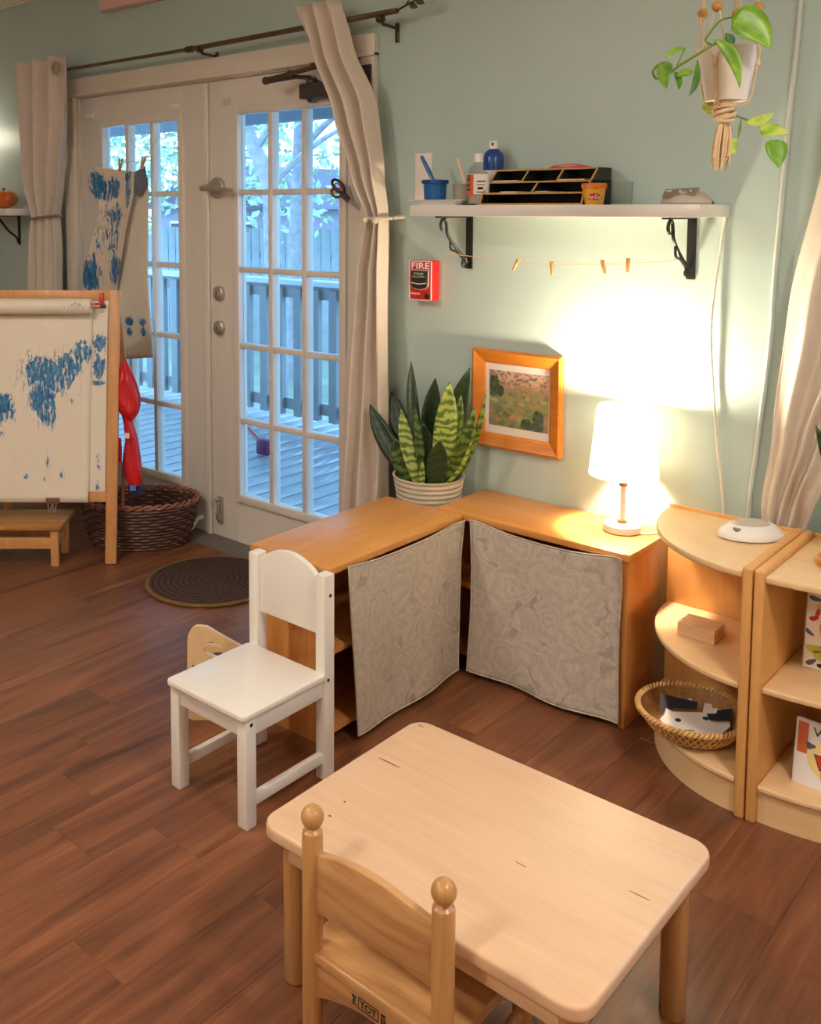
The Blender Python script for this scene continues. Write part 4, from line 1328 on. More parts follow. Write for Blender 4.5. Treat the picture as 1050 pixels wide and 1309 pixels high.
R1 = [(172, 220), (171, 246), (166, 275), (160, 310), (153, 345), (148, 372), (143, 420)]
cc = lambda px, py, y=-.06: W(px, py, y)
pts = [W(px, py, -.06) for px, py in L1+R1]
ox_, oz_ = (min(p.x for p in pts)+max(p.x for p in pts))/2, min(p.z for p in pts)
def bl(px, py, rx, rz, st, y=-.06):
    p = W(px, py, y)
    return (p.x-ox_, p.z-oz_, rx, rz, st)
pm1 = paint_mat('hung_painting_paint', [bl(130, 242, .13, .05, 1.3), bl(120, 232, .06, .05, 1.3), bl(160, 238, .03, .09, 1.0), bl(140, 275, .10, .08, .62), bl(135, 305, .10, .10, .58), bl(116, 350, .06, .09, 1.3), bl(145, 345, .05, .09, 1.05), bl(166, 300, .04, .05, 1.0)], thr=.46, sx=11, sz=6)
s1 = sheet('hung_painting', L1, R1, -.06, .03, pm1, 'curled blue and white painting pegged to the left glass door')
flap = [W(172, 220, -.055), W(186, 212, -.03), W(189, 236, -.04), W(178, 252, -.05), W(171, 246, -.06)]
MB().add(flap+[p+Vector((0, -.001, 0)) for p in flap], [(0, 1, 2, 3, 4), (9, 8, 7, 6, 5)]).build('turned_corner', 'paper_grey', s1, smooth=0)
L2 = [(170, 236), (156, 280), (146, 320), (140, 370), (140, 415), (140, 461)]
R2 = [(189, 226), (190, 270), (190, 320), (190, 370), (193, 415), (196, 457)]
pts = [W(px, py, -.035) for px, py in L2+R2]
ox_, oz_ = (min(p.x for p in pts)+max(p.x for p in pts))/2, min(p.z for p in pts)
pm2 = paint_mat('second_painting_paint', [bl(164, 411, .030, .022, 1.5, -.035), bl(164, 424, .022, .022, 1.3, -.035), bl(181, 412, .030, .02, 1.35, -.035), bl(182, 424, .026, .024, 1.25, -.035)], thr=.52, sx=26, sz=16)
sheet('hung_painting', L2, R2, -.035, .010, pm2, 'long cream sheet with two blue marks hanging behind the easel')
for p, tl, lb in ((p1, .25, 'wooden clothespin gripping the painted top edge of the curled painting'), (p2, .4, 'wooden clothespin gripping the turned grey corner of the curled painting')):
    peg((p.x, p.y-.01, p.z), tl, lb, 'pegs on the door', 1.25)

# scissors hanging on the right door
scs = thing('scissors', 'black and red handled scissors hanging at the door edge', 'scissors', W(460, 268, -.03))
def sp(px, py, y=-.03):
    return W(px, py, y)
def ell(cx, cy, a_, b_, ang_, n=20):
    out = []
    for i in range(n):
        t = 2*pi*i/n
        x, y = a_*cos(t), b_*sin(t)
        out.append(sp(cx+x*cos(ang_)-y*sin(ang_), cy+x*sin(ang_)+y*cos(ang_)))
    return out
h1 = MB().tube(ell(432.5, 238, 10, 5.2, .85), .006, 8, closed=True)
h1.tube([sp(439, 246), sp(446, 256)], [.008, .010], 8)
h1.build('handle', 'black_card', scs)
h2 = MB().tube(ell(430, 246.5, 6.5, 5.2, .6), .0055, 8, closed=True)
h2.tube([sp(436, 249), sp(446, 257)], [.008, .010], 8)
h2.build('handle', 'book_brown', scs)
MB().tube(ell(433.5, 240, 7.5, 2.9, .85), .0025, 6, closed=True).build('handle_lining', 'red', scs)
def blade(px0, py0, px1, py1, w0, y):
    a, b = sp(px0, py0, y), sp(px1, py1, y)
    d = (b-a).normalized()
    n_ = Vector((d.z, 0, -d.x))
    return MB().add([a-n_*w0, a+n_*w0, b+n_*.001, b-n_*.001, a-n_*w0+YD*.002, a+n_*w0+YD*.002, b+n_*.001+YD*.002, b-n_*.001+YD*.002],
                    [(0, 1, 2, 3), (7, 6, 5, 4), (0, 4, 5, 1), (1, 5, 6, 2), (2, 6, 7, 3), (3, 7, 4, 0)])
blade(445, 255, 459, 269, .009, -.031).build('blade', 'nickel', scs)
blade(446, 256, 456, 266, .009, -.028).build('blade', 'nickel', scs)
MB().tube([sp(447, 238, .01), sp(447, 238, -.02), sp(452, 256, -.025)], .002, 6).build('hanging_loop', 'nickel', scs)

# ------------------------------------------------------------------ cabinets
CZT = .518
def cabinet(name, label, x0, x1, y0, y1, front):
    t = thing(name, label, 'cabinet', ((x0+x1)/2, (y0+y1)/2, 0), group='low pine cabinets')
    th = .02
    if front == 'x':      # open towards +x, long along y
        MB().box(x0-.004, x1+.008, y0-.006, y1+.002, CZT-.02, CZT).build('top', 'pine_y', t, bevel=.003)
        MB().box(x0, (x0+x1)/2-.0006, y0, y0+th, 0, CZT-.02).build('end_panel', 'pine_z', t, bevel=.0015)
        MB().box((x0+x1)/2+.0006, x1, y0, y0+th, 0, CZT-.02).build('end_panel', 'pine_z', t, bevel=.0015)
        MB().box(x0, x1, y1-th, y1, 0, CZT-.02).build('end_panel', 'pine_z', t, bevel=.0015)
        MB().box(x0, x0+.01, y0+th, y1-th, 0, CZT-.02).build('back', 'pine_z', t)
        for z in (.035, .262):
            MB().box(x0+.01, x1-.004, y0+th, y1-th, z, z+.02).build('shelf', 'pine_y', t, bevel=.002)
    else:                 # open towards -y
        MB().box(x0-.002, x1+.006, y0-.008, y1, CZT-.02, CZT).build('top', 'pine', t, bevel=.003)
        MB().box(x0, x0+th, y0, y1, 0, CZT-.02).build('end_panel', 'pine_z', t, bevel=.0015)
        MB().box(x1-th, x1, y0, y1, 0, CZT-.02).build('end_panel', 'pine_z', t, bevel=.0015)
        MB().box(x0+th, x1-th, y1-.01, y1, 0, CZT-.02).build('back', 'pine', t)
        for z in (.045, .272):
            MB().box(x0+th, x1-th, y0+.004, y1-.01, z, z+.02).build('shelf', 'pine', t, bevel=.002)
    return t
cabinet('pine_cabinet', 'low pine cabinet standing end on beside the white chair', 1.268, 1.568, -.942, -.306, 'x')
cabinet('pine_cabinet', 'low pine cabinet against the wall under the table lamp', 1.466, 2.130, -.290, -.004, 'y')

def cloth(name, label, fn, nu=44, nv=40):
    mb = MB().grid(fn, nu, nv)
    o = mb.build(name, 'cloth', smooth=180, solid=.003)
    tag(o, label, 'cloth', 'cloths hung over the cabinet fronts')
    return o
def c1f(u, v):            # on the left cabinet, facing +x
    y = lerp(lerp(-.895, -.350, u), lerp(-.862, -.345, u), v)
    sag = -.016*sin(pi*u)*(1-v)
    z = .512+sag+.006*(abs(2*u-1)**6)-v*(.496+.006*sin(2*pi*u))+.0
    x = 1.590+.010*v+.007*sin(2*pi*(1.5*u+.3*v))*(.3+v)+.010*(abs(2*u-1)**10)*(1-v)
    if u > .93:
        x += .012*((u-.93)/.07)*max(0, 1-4*v)
    return Vector((x, y, max(z, .012)))
c1 = cloth('cabinet_cloth', 'pale embossed rose cloth hung over the end-on cabinet', c1f)
def c2f(u, v):
    xl = lerp(1.612, 1.606, sin(pi*v*.9)*.3)+.012*sin(pi*v)
    xr = lerp(2.128, 2.120, v)-.006*sin(pi*v)
    x = lerp(xl, xr, u)
    sag = -.026*sin(pi*u)*(1-v)
    z = .514+sag-v*(.494+.006*sin(pi*u))
    y = -.306-.010*v-.008*sin(2*pi*(1.6*u+.25*v))*(.3+v)-.012*(abs(2*u-1)**10)*(1-v)
    if u > .95:
        y -= .016*((u-.95)/.05)*max(0, 1-6*v)
    return Vector((x, min(y, -.3035), max(z, .012)))
c2 = cloth('cabinet_cloth', 'embossed rose cloth hung over the cabinet below the lamp', c2f)
for o, fnc in ((c1, c1f), (c2, c2f)):
    mb = MB()
    def hem(path, nx):
        mb.tube([p+nx for p in path], .0028, 5)
    nx = Vector((.002, 0, 0)) if o is c1 else Vector((0, -.002, 0))
    hem([fnc(i/30, 0) for i in range(31)], nx)
    hem([fnc(i/30, .995) for i in range(31)], nx)
    hem([fnc(.004, i/30) for i in range(31)], nx)
    hem([fnc(.996, i/30) for i in range(31)], nx)
    mb.build('hem', 'cloth', o)

# ------------------------------------------------------------------ table lamp
LX, LY, LZ = 2.022, -.105, CZT
lp = thing('table_lamp', 'small white table lamp glowing on the wall side cabinet', 'lamp', (LX, LY, LZ))
MB().lathe([(.050, 0), (.056, .003), (.056, .022), (.052, .026), (.014, .027)], (LX, LY, LZ), 40).build('base', 'white_paint', lp)
MB().lathe([(.014, .026), (.013, .032), (.008, .033)], (LX, LY, LZ), 20).build('collar', 'gold', lp)
MB().lathe([(.0075, .030), (.0075, .145)], (LX, LY, LZ), 16).build('stem', 'white_paint', lp)
MB().lathe([(.0125, .140), (.0125, .176), (.010, .178)], (LX, LY, LZ), 20).build('socket', 'gold', lp)
MB().lathe([(.103, .176), (.0805, .384)], (LX, LY, LZ), 56, cap=False).build('shade', 'shade', lp)
BZ = .368
mb = MB()
for k in range(3):
    t = 2*pi*k/3
    mb.tube([(LX, LY, LZ+.179), (LX+.1015*cos(t), LY+.1015*sin(t), LZ+.186)], .0013, 5)
mb.build('shade_spider', 'gold', lp)
MB().lathe([(.012, .178), (.017, .18), (.020, .272), (.018, .276)], (LX, LY, LZ), 20).build('light_baffle', 'gold', lp)  # unseen baffle added inside the shade to block light going down
li = bpy.data.lights.new('lamp_bulb_light', 'POINT')
li.energy = LAMP_W
li.color = LAMP_COL
li.shadow_soft_size = .022
lo = bpy.data.objects.new('lamp_bulb_light', li)
COL.objects.link(lo)
lo.parent = lp
lo.location = (0, 0, BZ)
li2 = bpy.data.lights.new('shade_fill_light', 'POINT')  # second light added to brighten the lamp shade evenly
li2.energy = LAMP_W*.15
li2.color = LAMP_COL
li2.shadow_soft_size = .025
lo2 = bpy.data.objects.new('shade_fill_light', li2)
COL.objects.link(lo2)
lo2.parent = lp
lo2.location = (0, 0, .305)
tag(MB().tube(catmull([(LX+.055, LY, LZ+.006), (LX+.075, LY+.01, LZ+.0045), (2.12, -.06, LZ+.0045)], 6), .003, 6).build('lamp_cord', 'cord_white'), 'short white flex trailing from the lamp base', 'cord')

# ------------------------------------------------------------------ snake plant
PXC, PYC = 1.316, -.135
ps = thing('plant_stand', 'small pine stand hidden under the sand coloured plant pot', 'stand', (PXC, PYC, 0))
MB().box(PXC-.09, PXC+.09, PYC-.09, PYC+.09, .355, .375).build('top', 'pine', ps, bevel=.002)
for sx in (-1, 1):
    for sy in (-1, 1):
        MB().box(PXC+sx*.075-.012, PXC+sx*.075+.012, PYC+sy*.075-.012, PYC+sy*.075+.012, 0, .355).build('leg', 'pine_z', ps)
sn = thing('snake_plant', 'tall snake plant in a ribbed sand pot behind the cabinets', 'plant', (PXC, PYC, .375))
prof = [(.092, 0)]
for i in range(1, 22):
    z = .19*i/22
    prof.append((.094+.030*i/22+.0016*cos(i*pi), z))
prof += [(.127, .190), (.127, .194), (.120, .194), (.116, .18), (.11, .165)]
MB().lathe(prof, (PXC, PYC, .375), 48).build('pot', 'pot', sn, smooth=30)
MB().lathe([(.001, .170), (.06, .172), (.115, .166)], (PXC, PYC, .375), 32).build('soil', 'soil', sn)
lf = [  # base px, tip px, y depth base, y depth tip, width m, mat, bend
    ((530, 612), (473, 517), -.16, -.15, .062, 'leaf_dark', (-.02, 0, -.03)),
    ((538, 606), (500, 500), -.10, -.07, .066, 'leaf_dark', (-.02, 0, 0)),
    ((540, 606), (526, 462), -.12, -.09, .040, 'leaf_dark', (-.03, 0, .01)),
    ((548, 606), (557, 483), -.09, -.06, .066, 'leaf_dark', (-.02, 0, 0)),
    ((562, 606), (601, 470), -.08, -.05, .070, 'leaf_dark', (-.01, 0, 0)),
    ((535, 614), (513, 523), -.20, -.20, .044, 'leaf_light', (-.02, 0, 0)),
    ((540, 612), (530, 520), -.19, -.18, .026, 'leaf_mid', (.01, 0, 0)),
    ((562, 612), (575, 488), -.17, -.15, .070, 'leaf_light', (0, 0, 0)),
    ((545, 614), (542, 540), -.15, -.15, .060, 'leaf_dark', (-.01, 0, 0)),
    ((572, 612), (607, 520), -.18, -.17, .044, 'leaf_mid', (.03, 0, -.01)),
    ((556, 616), (563, 563), -.20, -.21, .062, 'leaf_dark', (0, 0, 0)),
    ((525, 614), (506, 560), -.18, -.20, .060, 'leaf_mid', (-.01, 0, 0)),
    ((540, 617), (540, 590), -.22, -.22, .020, 'leaf_light', (0, 0, 0)),
    ((578, 608), (622, 498), -.14, -.11, .022, 'leaf_mid', (.04, 0, -.05)),
    ((574, 613), (604, 560), -.20, -.19, .012, 'leaf_light', (.03, 0, -.03)),
    ((568, 610), (590, 505), -.10, -.08, .05, 'leaf_mid', (0, 0, 0)),
]
for (bx_, by_), (tx_, ty_), yb_, yt_, wd, mt, bd in lf:
    b = W(bx_, by_, yb_)
    dv = Vector((b.x-PXC, b.y-PYC, 0))
    if dv.length > .09:
        dv *= .09/dv.length
    b = Vector((PXC+dv.x, PYC+dv.y, .545))
    t_ = W(tx_, ty_, yt_)
    if t_.y > -.03:
        t_.y = -.03
    add_leaf('leaf', mt, sn, b, t_, wd*1.15, SNAKEP, -CF+Vector((random.uniform(-.3, .3), 0, 0)), bd, .28, solid=.003)

# ------------------------------------------------------------------ curved shelf units
UZ = .622
def quarter(cx, cy, a, b, sgn, n=22, inset=0.0):
    pts = [(cx, cy)]
    for i in range(n+1):
        th = (pi/2)*i/n
        pts.append((cx+sgn*(a-inset)*cos(th), cy-(b-inset)*sin(th)))
    return pts
def curved_unit(name, label, cx, sgn, a, b, zm, yback=-.1):
    xs0 = cx if sgn < 0 else cx-.024
    t = thing(name, label, 'shelf unit', (cx, yback-.2, 0), group='curved maple shelf units')
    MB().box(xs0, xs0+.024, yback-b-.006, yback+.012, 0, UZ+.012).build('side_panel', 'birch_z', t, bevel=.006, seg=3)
    x0, x1 = (cx-a, cx) if sgn < 0 else (cx, cx+a)
    MB().box(x0, x1, yback, yback+.012, 0, UZ+.008).build('back_panel', 'birch_z', t, bevel=.002)
    for z0, z1, ins in ((UZ-.018, UZ, 0), (zm-.016, zm, 0.004), (.082, .098, .0)):
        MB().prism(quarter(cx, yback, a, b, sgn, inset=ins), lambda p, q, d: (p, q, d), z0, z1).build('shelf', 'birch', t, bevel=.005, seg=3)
    n = 22
    mb = MB()
    mb.prism([(cx+sgn*(a-.012)*cos(pi/2*i/n), yback-(b-.012)*sin(pi/2*i/n)) for i in range(n+1)]+[(cx+sgn*(a-.026)*cos(pi/2*i/n), yback-(b-.026)*sin(pi/2*i/n)) for i in range(n, -1, -1)], lambda p, q, d: (p, q, d), 0, .083)
    mb.build('kick_board', 'birch', t)
    return t
curved_unit('curved_shelf', 'quarter round maple shelf unit holding the woven bowl', 2.508, -1, .345, .385, .338)
curved_unit('curved_shelf', 'curved maple bookcase standing with picture books', 2.560, 1, .50, .385, .345)

# sound machine
sm = thing('sound_machine', 'white oval sound machine on the quarter round unit', 'sound machine', (2.435, -.215, UZ))
c0 = (2.435, -.215, UZ)
rt = YAW+.05
MB().lathe([(.85, 0), (1.0, .004), (1.0, .010), (.92, .020), (.72, .034), (.60, .038), (.58, .0365), (.2, .0365)], c0, 40, .088, .060, rot=rt).build('shell', 'plastic_white', sm)
MB().lathe([(.56, .0368), (.50, .042), (.3, .0435)], c0, 40, .088, .060, rot=rt).build('speaker_dome', 'grey_plastic', sm)
kn = Vector(c0)+HR*-.048+HN*.027+Vector((0, 0, .028))
MB().lathe([(.011, -.006), (.011, .004), (.009, .006)], kn, 16).build('dial', 'grey_dark', sm)
for dx in (-.02, .0, .004, .02, .024):
    q = Vector(c0)+HR*dx+HN*(.042-abs(dx)*.2)+Vector((0, 0, .0215))
    MB().ball(q, .0024, 8).build('button', 'ink_soft', sm)

# wooden card holder
bk = thing('card_holder', 'slotted wooden card holder block on the middle shelf', 'block', (2.335, -.275, .338))
bx0, bx1, by0, by1 = 2.285, 2.385, -.315, -.235
n = 5
for i in range(n):
    a = lerp(by0, by1, i/n)
    b = lerp(by0, by1, (i+1)/n)-.0045
    MB().box(bx0, bx1, a, b, .338+.012, .338+.038).build('fin', 'maple', bk, bevel=.001)
MB().box(bx0, bx1, by0, by1-.003, .338, .338+.0125).build('base', 'maple', bk, bevel=.001)

# woven bowl
BC = Vector((2.347, -.352, .098))
wb = thing('woven_bowl', 'shallow woven straw bowl of paper cut-outs on the bottom shelf', 'basket', BC)
BR, BH = .137, .066
prof = [(.075, 0), (.088, .004), (.112, .024), (.127, .046), (BR, BH), (BR-.006, BH), (.120, .044), (.104, .022), (.07, .008)]
MB().lathe(prof, BC, 48).build('bowl', 'wicker_under', wb)
mb = MB()
for k in range(44):
    for sg in (-1, 1):
        pts = []
        for i in range(7):
            f_ = i/6
            z = lerp(.012, BH, f_)
            r_ = lerp(.096, BR, f_**.75)+.003+.0015*sin(i*pi+k*pi)
            th = 2*pi*k/44+sg*.28*f_
            pts.append(BC+Vector((r_*cos(th), r_*sin(th), z)))
        mb.tube(pts, .0030, 4)
mb.build('weave', 'wicker_light', wb)['kind'] = 'stuff'
mb = MB()
for ph in (0, pi):
    pts = []
    for i in range(288):
        th = 2*pi*i/288
        pts.append(BC+Vector(((BR+.002+.0050*cos(36*th+ph))*cos(th), (BR+.002+.0050*cos(36*th+ph))*sin(th), BH+.0050*sin(36*th+ph))))
    mb.tube(pts, .0044, 6, closed=True)
mb.build('braided_rim', 'wicker_light', wb)
# paper cut-outs inside
def card(name, poly, z, tilt, mat, label, c=BC, ang=0.0):
    ex_ = Vector((cos(YAW+ang), sin(YAW+ang), 0))
    ey_ = Vector((-sin(YAW+ang)*cos(tilt), cos(YAW+ang)*cos(tilt), sin(tilt)))
    mb = MB()
    f = lambda a, b, d: c+ex_*a+ey_*b+ex_.cross(ey_)*d+Vector((0, 0, z))
    mb.prism(poly, f, 0, .0015)
    o = mb.build(name, mat, smooth=0)
    tag(o, label, 'paper')
    return o, f, ex_, ey_
o, f, ex_, ey_ = card('paper_cat', [(-.088, -.005), (-.07, -.045), (-.02, -.068), (.05, -.060), (.092, -.030), (.10, .0), (.075, .030), (.062, .018), (.0, .020), (-.045, .022), (-.058, .035), (-.07, .012)], .040, .30, 'card_white', 'white paper cat face with two dark dots in the bowl')
for a, b in ((-.04, -.008), (.036, -.002)):
    MB().prism([(a+.0085*cos(t), b+.0065*sin(t)) for t in [2*pi*i/14 for i in range(14)]], f, .0014, .0022).build('eye_dot', 'card_blue', o)
mb = MB()
for i in range(5):
    a = -.038+i*.006
    mb.prism([(a, -.046), (a+.004, -.046), (a+.0045, -.041), (a+.0005, -.040)], f, .0014, .002)
mb.build('scribble', 'ink_soft', o)
card('dark_scrap', [(-.06, -.02), (-.045, .04), (0, .025), (.05, .012), (.04, -.01), (-.02, -.005)], .052, .5, 'card_dark', 'dark pointed paper scrap behind the paper cat', BC+HN*-.04+HR*-.015)
card('dark_scrap', [(-.03, -.02), (.03, -.022), (.045, .02), (.0, .012), (-.03, .005)], .050, .3, 'card_dark', 'dark paper scrap at the edge of the woven bowl', BC+HR*.07)
card('white_scrap', [(-.022, -.02), (.0, .02), (.018, .016), (.016, .006), (.03, .004), (.015, -.018)], .056, .5, 'card_white', 'small bent white paper scrap in the bowl', BC+HR*.045+HN*-.012)
card('white_scrap', [(-.02, -.006), (-.008, .008), (.0, .0), (.02, .010), (.022, -.008)], .058, .4, 'card_white', 'torn white paper scrap at the back of the bowl', BC+HR*.0+HN*-.055)

# books
def book(name, label, c, w_, h_, th, ang, lean, cover, spine=None):
    t = thing(name, label, 'book', c, group='picture books')
    ex_ = Vector((cos(ang), sin(ang), 0))
    nn = Vector((sin(ang), -cos(ang), 0))
    up = (ZD*cos(lean)-nn*sin(lean)).normalized()
    nf = ex_.cross(up).normalized()
    f = lambda a, b, d: Vector(c)+ex_*a+up*b+nf*d
    MB().prism([(0, 0), (w_, 0), (w_, h_), (0, h_)], f, 0, .0025).build('front_cover', cover, t)
    MB().prism([(0, 0), (w_, 0), (w_, h_), (0, h_)], f, -th, -th+.0025).build('back_cover', cover, t)
    MB().prism([(0, 0), (.003, 0), (.003, h_), (0, h_)], f, -th, .0025).build('spine', spine or cover, t)
    MB().prism([(.003, .003), (w_-.003, .003), (w_-.003, h_-.003), (.003, h_-.003)], f, -th+.0025, 0).build('page_block', 'pages', t)
    return t, f
def blob(f, cx, cy, rx, ry, d, mat, par, name='print_shape', n=16, rot=0.0, wob=0.0):
    pts = []
    for i in range(n):
        t = 2*pi*i/n
        q = 1+wob*sin(3*t+1)
        x, y = rx*cos(t)*q, ry*sin(t)*q
        pts.append((cx+x*cos(rot)-y*sin(rot), cy+x*sin(rot)+y*cos(rot)))
    return MB().prism(pts, f, d-.0004, d).build(name, mat, par, smooth=0)
b1, f1 = book('picture_book', 'cream picture book with leaves and animals on the middle shelf', (2.597, -.29, .345), .20, .215, .012, 0, .10, 'book_cream', 'book_brown')
D = .0030
for cx, cy, rx, ry, mt, ro in ((.02, .175, .016, .006, 'book_slate', -.1), (.045, .19, .014, .005, 'book_slate', -.7), (.032, .155, .010, .004, 'pot', -.8),
                               (.02, .125, .012, .006, 'book_red', .4), (.028, .14, .005, .014, 'book_red', -.3), (.012, .088, .012, .005, 'book_slate', -.6),
                               (.06, .10, .028, .026, 'book_pink', 0), (.085, .125, .030, .034, 'book_brown', .3), (.10, .06, .03, .04, 'book_brown', 0),
                               (.03, .05, .026, .010, 'lime', .1), (.05, .035, .03, .012, 'lime', -.1), (.05, .06, .014, .006, 'book_slate', .5), (.02, .015, .014, .006, 'book_slate', .6), (.06, .018, .014, .008, 'lime', -.4), (.045, .012, .012, .005, 'card_dark', .2),
                               (.14, .15, .03, .02, 'book_orange', .3), (.15, .06, .03, .03, 'lime', 0)):
    blob(f1, cx, cy, rx, ry, D, mt, b1, rot=ro, wob=.12)
b2, f2 = book('picture_book', 'white picture book with an orange chair drawing on the bottom shelf', (2.615, -.40, .098), .205, .135+.02, .010, -.05, .12, 'book_white')
MB().prism([(.006, .075), (.03, .075), (.03, .150), (.006, .150)], f2, .0025, .0028).build('print_shape', 'book_orange', b2, smooth=0)
blob(f2, .085, .070, .055, .045, .0029, 'book_yellow', b2)
blob(f2, .036, .098, .011, .008, .0031, 'book_slate', b2, wob=.25)
MB().prism([(.045, .082), (.12, .085), (.115, .050), (.06, .046)], f2, .0028, .0033).build('print_shape', 'ink_soft', b2, smooth=0)
MB().prism([(.049, .079), (.116, .081), (.111, .054), (.063, .050)], f2, .0028, .0036).build('print_shape', 'book_red', b2, smooth=0)
MB().prism([(.064, .044), (.11, .046), (.108, .026), (.066, .024)], f2, .0028, .0036).build('print_shape', 'book_red', b2, smooth=0)
for a in (.07, .098):
    MB().prism([(a, .024), (a+.008, .024), (a+.008, .006), (a, .006)], f2, .0028, .0036).build('print_shape', 'book_orange', b2, smooth=0)
exx = (f2(1, 0, 0)-f2(0, 0, 0))
upp = (f2(0, 1, 0)-f2(0, 0, 0))
text('lettering', 'Winn', f2(.082, .134, .003), exx, upp, .030, 'ink', b2, width=.082)
text('lettering', 'fav', f2(.085, .113, .003), exx, upp, .024, 'ink_soft', b2, width=.044)
b3, f3 = book('picture_book', 'slate grey book leaning behind the white picture book', (2.66, -.345, .098), .18, .18, .012, .1, .16, 'book_slate')
# planter and wooden lid on the bookcase
wp = thing('small_planter', 'white tapered planter with a pointed leaf on the curved bookcase', 'plant', (2.665, -.17, UZ))
MB().lathe([(.045, 0), (.062, .098), (.065, .105), (.060, .105), (.055, .09)], (2.665, -.17, UZ), 32).build('pot', 'pot_white', wp)
MB().lathe([(.001, .086), (.056, .088)], (2.665, -.17, UZ), 24).build('soil', 'soil', wp)
add_leaf('leaf', 'leaf_dark', wp, (2.66, -.17, UZ+.085), W(1043, 543, -.2), .035, SNAKEP, -CF, (0, 0, 0), .25, solid=.002)
add_leaf('leaf', 'leaf_mid', wp, (2.67, -.16, UZ+.085), (2.70, -.16, UZ+.30), .04, SNAKEP, -CF, (0, 0, 0), .25, solid=.002)
add_leaf('leaf', 'leaf_dark', wp, (2.68, -.18, UZ+.085), (2.76, -.20, UZ+.24), .04, SNAKEP, -CF, (0, 0, 0), .25, solid=.002)
wd_ = thing('wooden_dish', 'turned wooden dish on the top of the curved bookcase', 'dish', (2.665, -.30, UZ))
MB().lathe([(.036, 0), (.042, .004), (.044, .018), (.040, .022), (.02, .020)], (2.665, -.30, UZ), 32).build('dish', 'frame_wood', wd_)

# ------------------------------------------------------------------ white child's chair
ch = thing('child_chair', "white painted child's chair facing the open floor", 'chair', (1.522, -1.2, 0))
xa, xb, yf, yb = 1.378, 1.664, -1.345, -1.022
lw = .034
for x in (xa, xb-lw):
    MB().box(x, x+lw, yf+.004, yf+.004+lw, 0, .276).build('leg', 'white_paint', ch, bevel=.003)
for x in (xa, xb-lw):
    MB().box(x, x+lw, yb-.040, yb, 0, .553).build('back_post', 'white_paint', ch, bevel=.005)
seat = rrect((xa+xb)/2, (yf-.008+yb-.036)/2, (xb-xa)/2+.004, ((yb-.036)-(yf-.008))/2, .014, 4)
MB().prism(seat, lambda a, b, d: (a, b, d), .276, .292).build('seat', 'white_paint', ch, bevel=.004)
MB().box(xa+lw, xb-lw, yf+.009, yf+.026, .228, .276).build('apron', 'white_paint', ch, bevel=.002)
MB().box(xa+lw, xb-lw, yb-.032, yb-.014, .228, .276).build('apron', 'white_paint', ch, bevel=.002)
for x in (xa+.006, xb-.024):
    MB().box(x, x+.018, yf+lw, yb-.036, .228, .276).build('apron', 'white_paint', ch, bevel=.002)
    MB().box(x, x+.018, yf+lw, yb-.036, .048, .076).build('stretcher', 'white_paint', ch, bevel=.002)
bp = [(xa+lw, .388), (xb-lw, .388), (xb-lw, .533)]
for i in range(1, 12):
    t = i/12
    bp.append((lerp(xb-lw, xa+lw, t), .535+.046*sin(pi*t)**.75))
bp.append((xa+lw, .533))
MB().prism(bp, lambda a, b, d: (a, d, b), yb-.030, yb-.012).build('backrest', 'white_paint', ch, bevel=.003)
for y, z in ((-1.040, .497), (-1.048, .272), (yf+.021, .262)):
    MB().tube([(xb-.002, y, z), (xb+.0008, y, z)], .0048, 12).build('bolt', 'ink', ch)
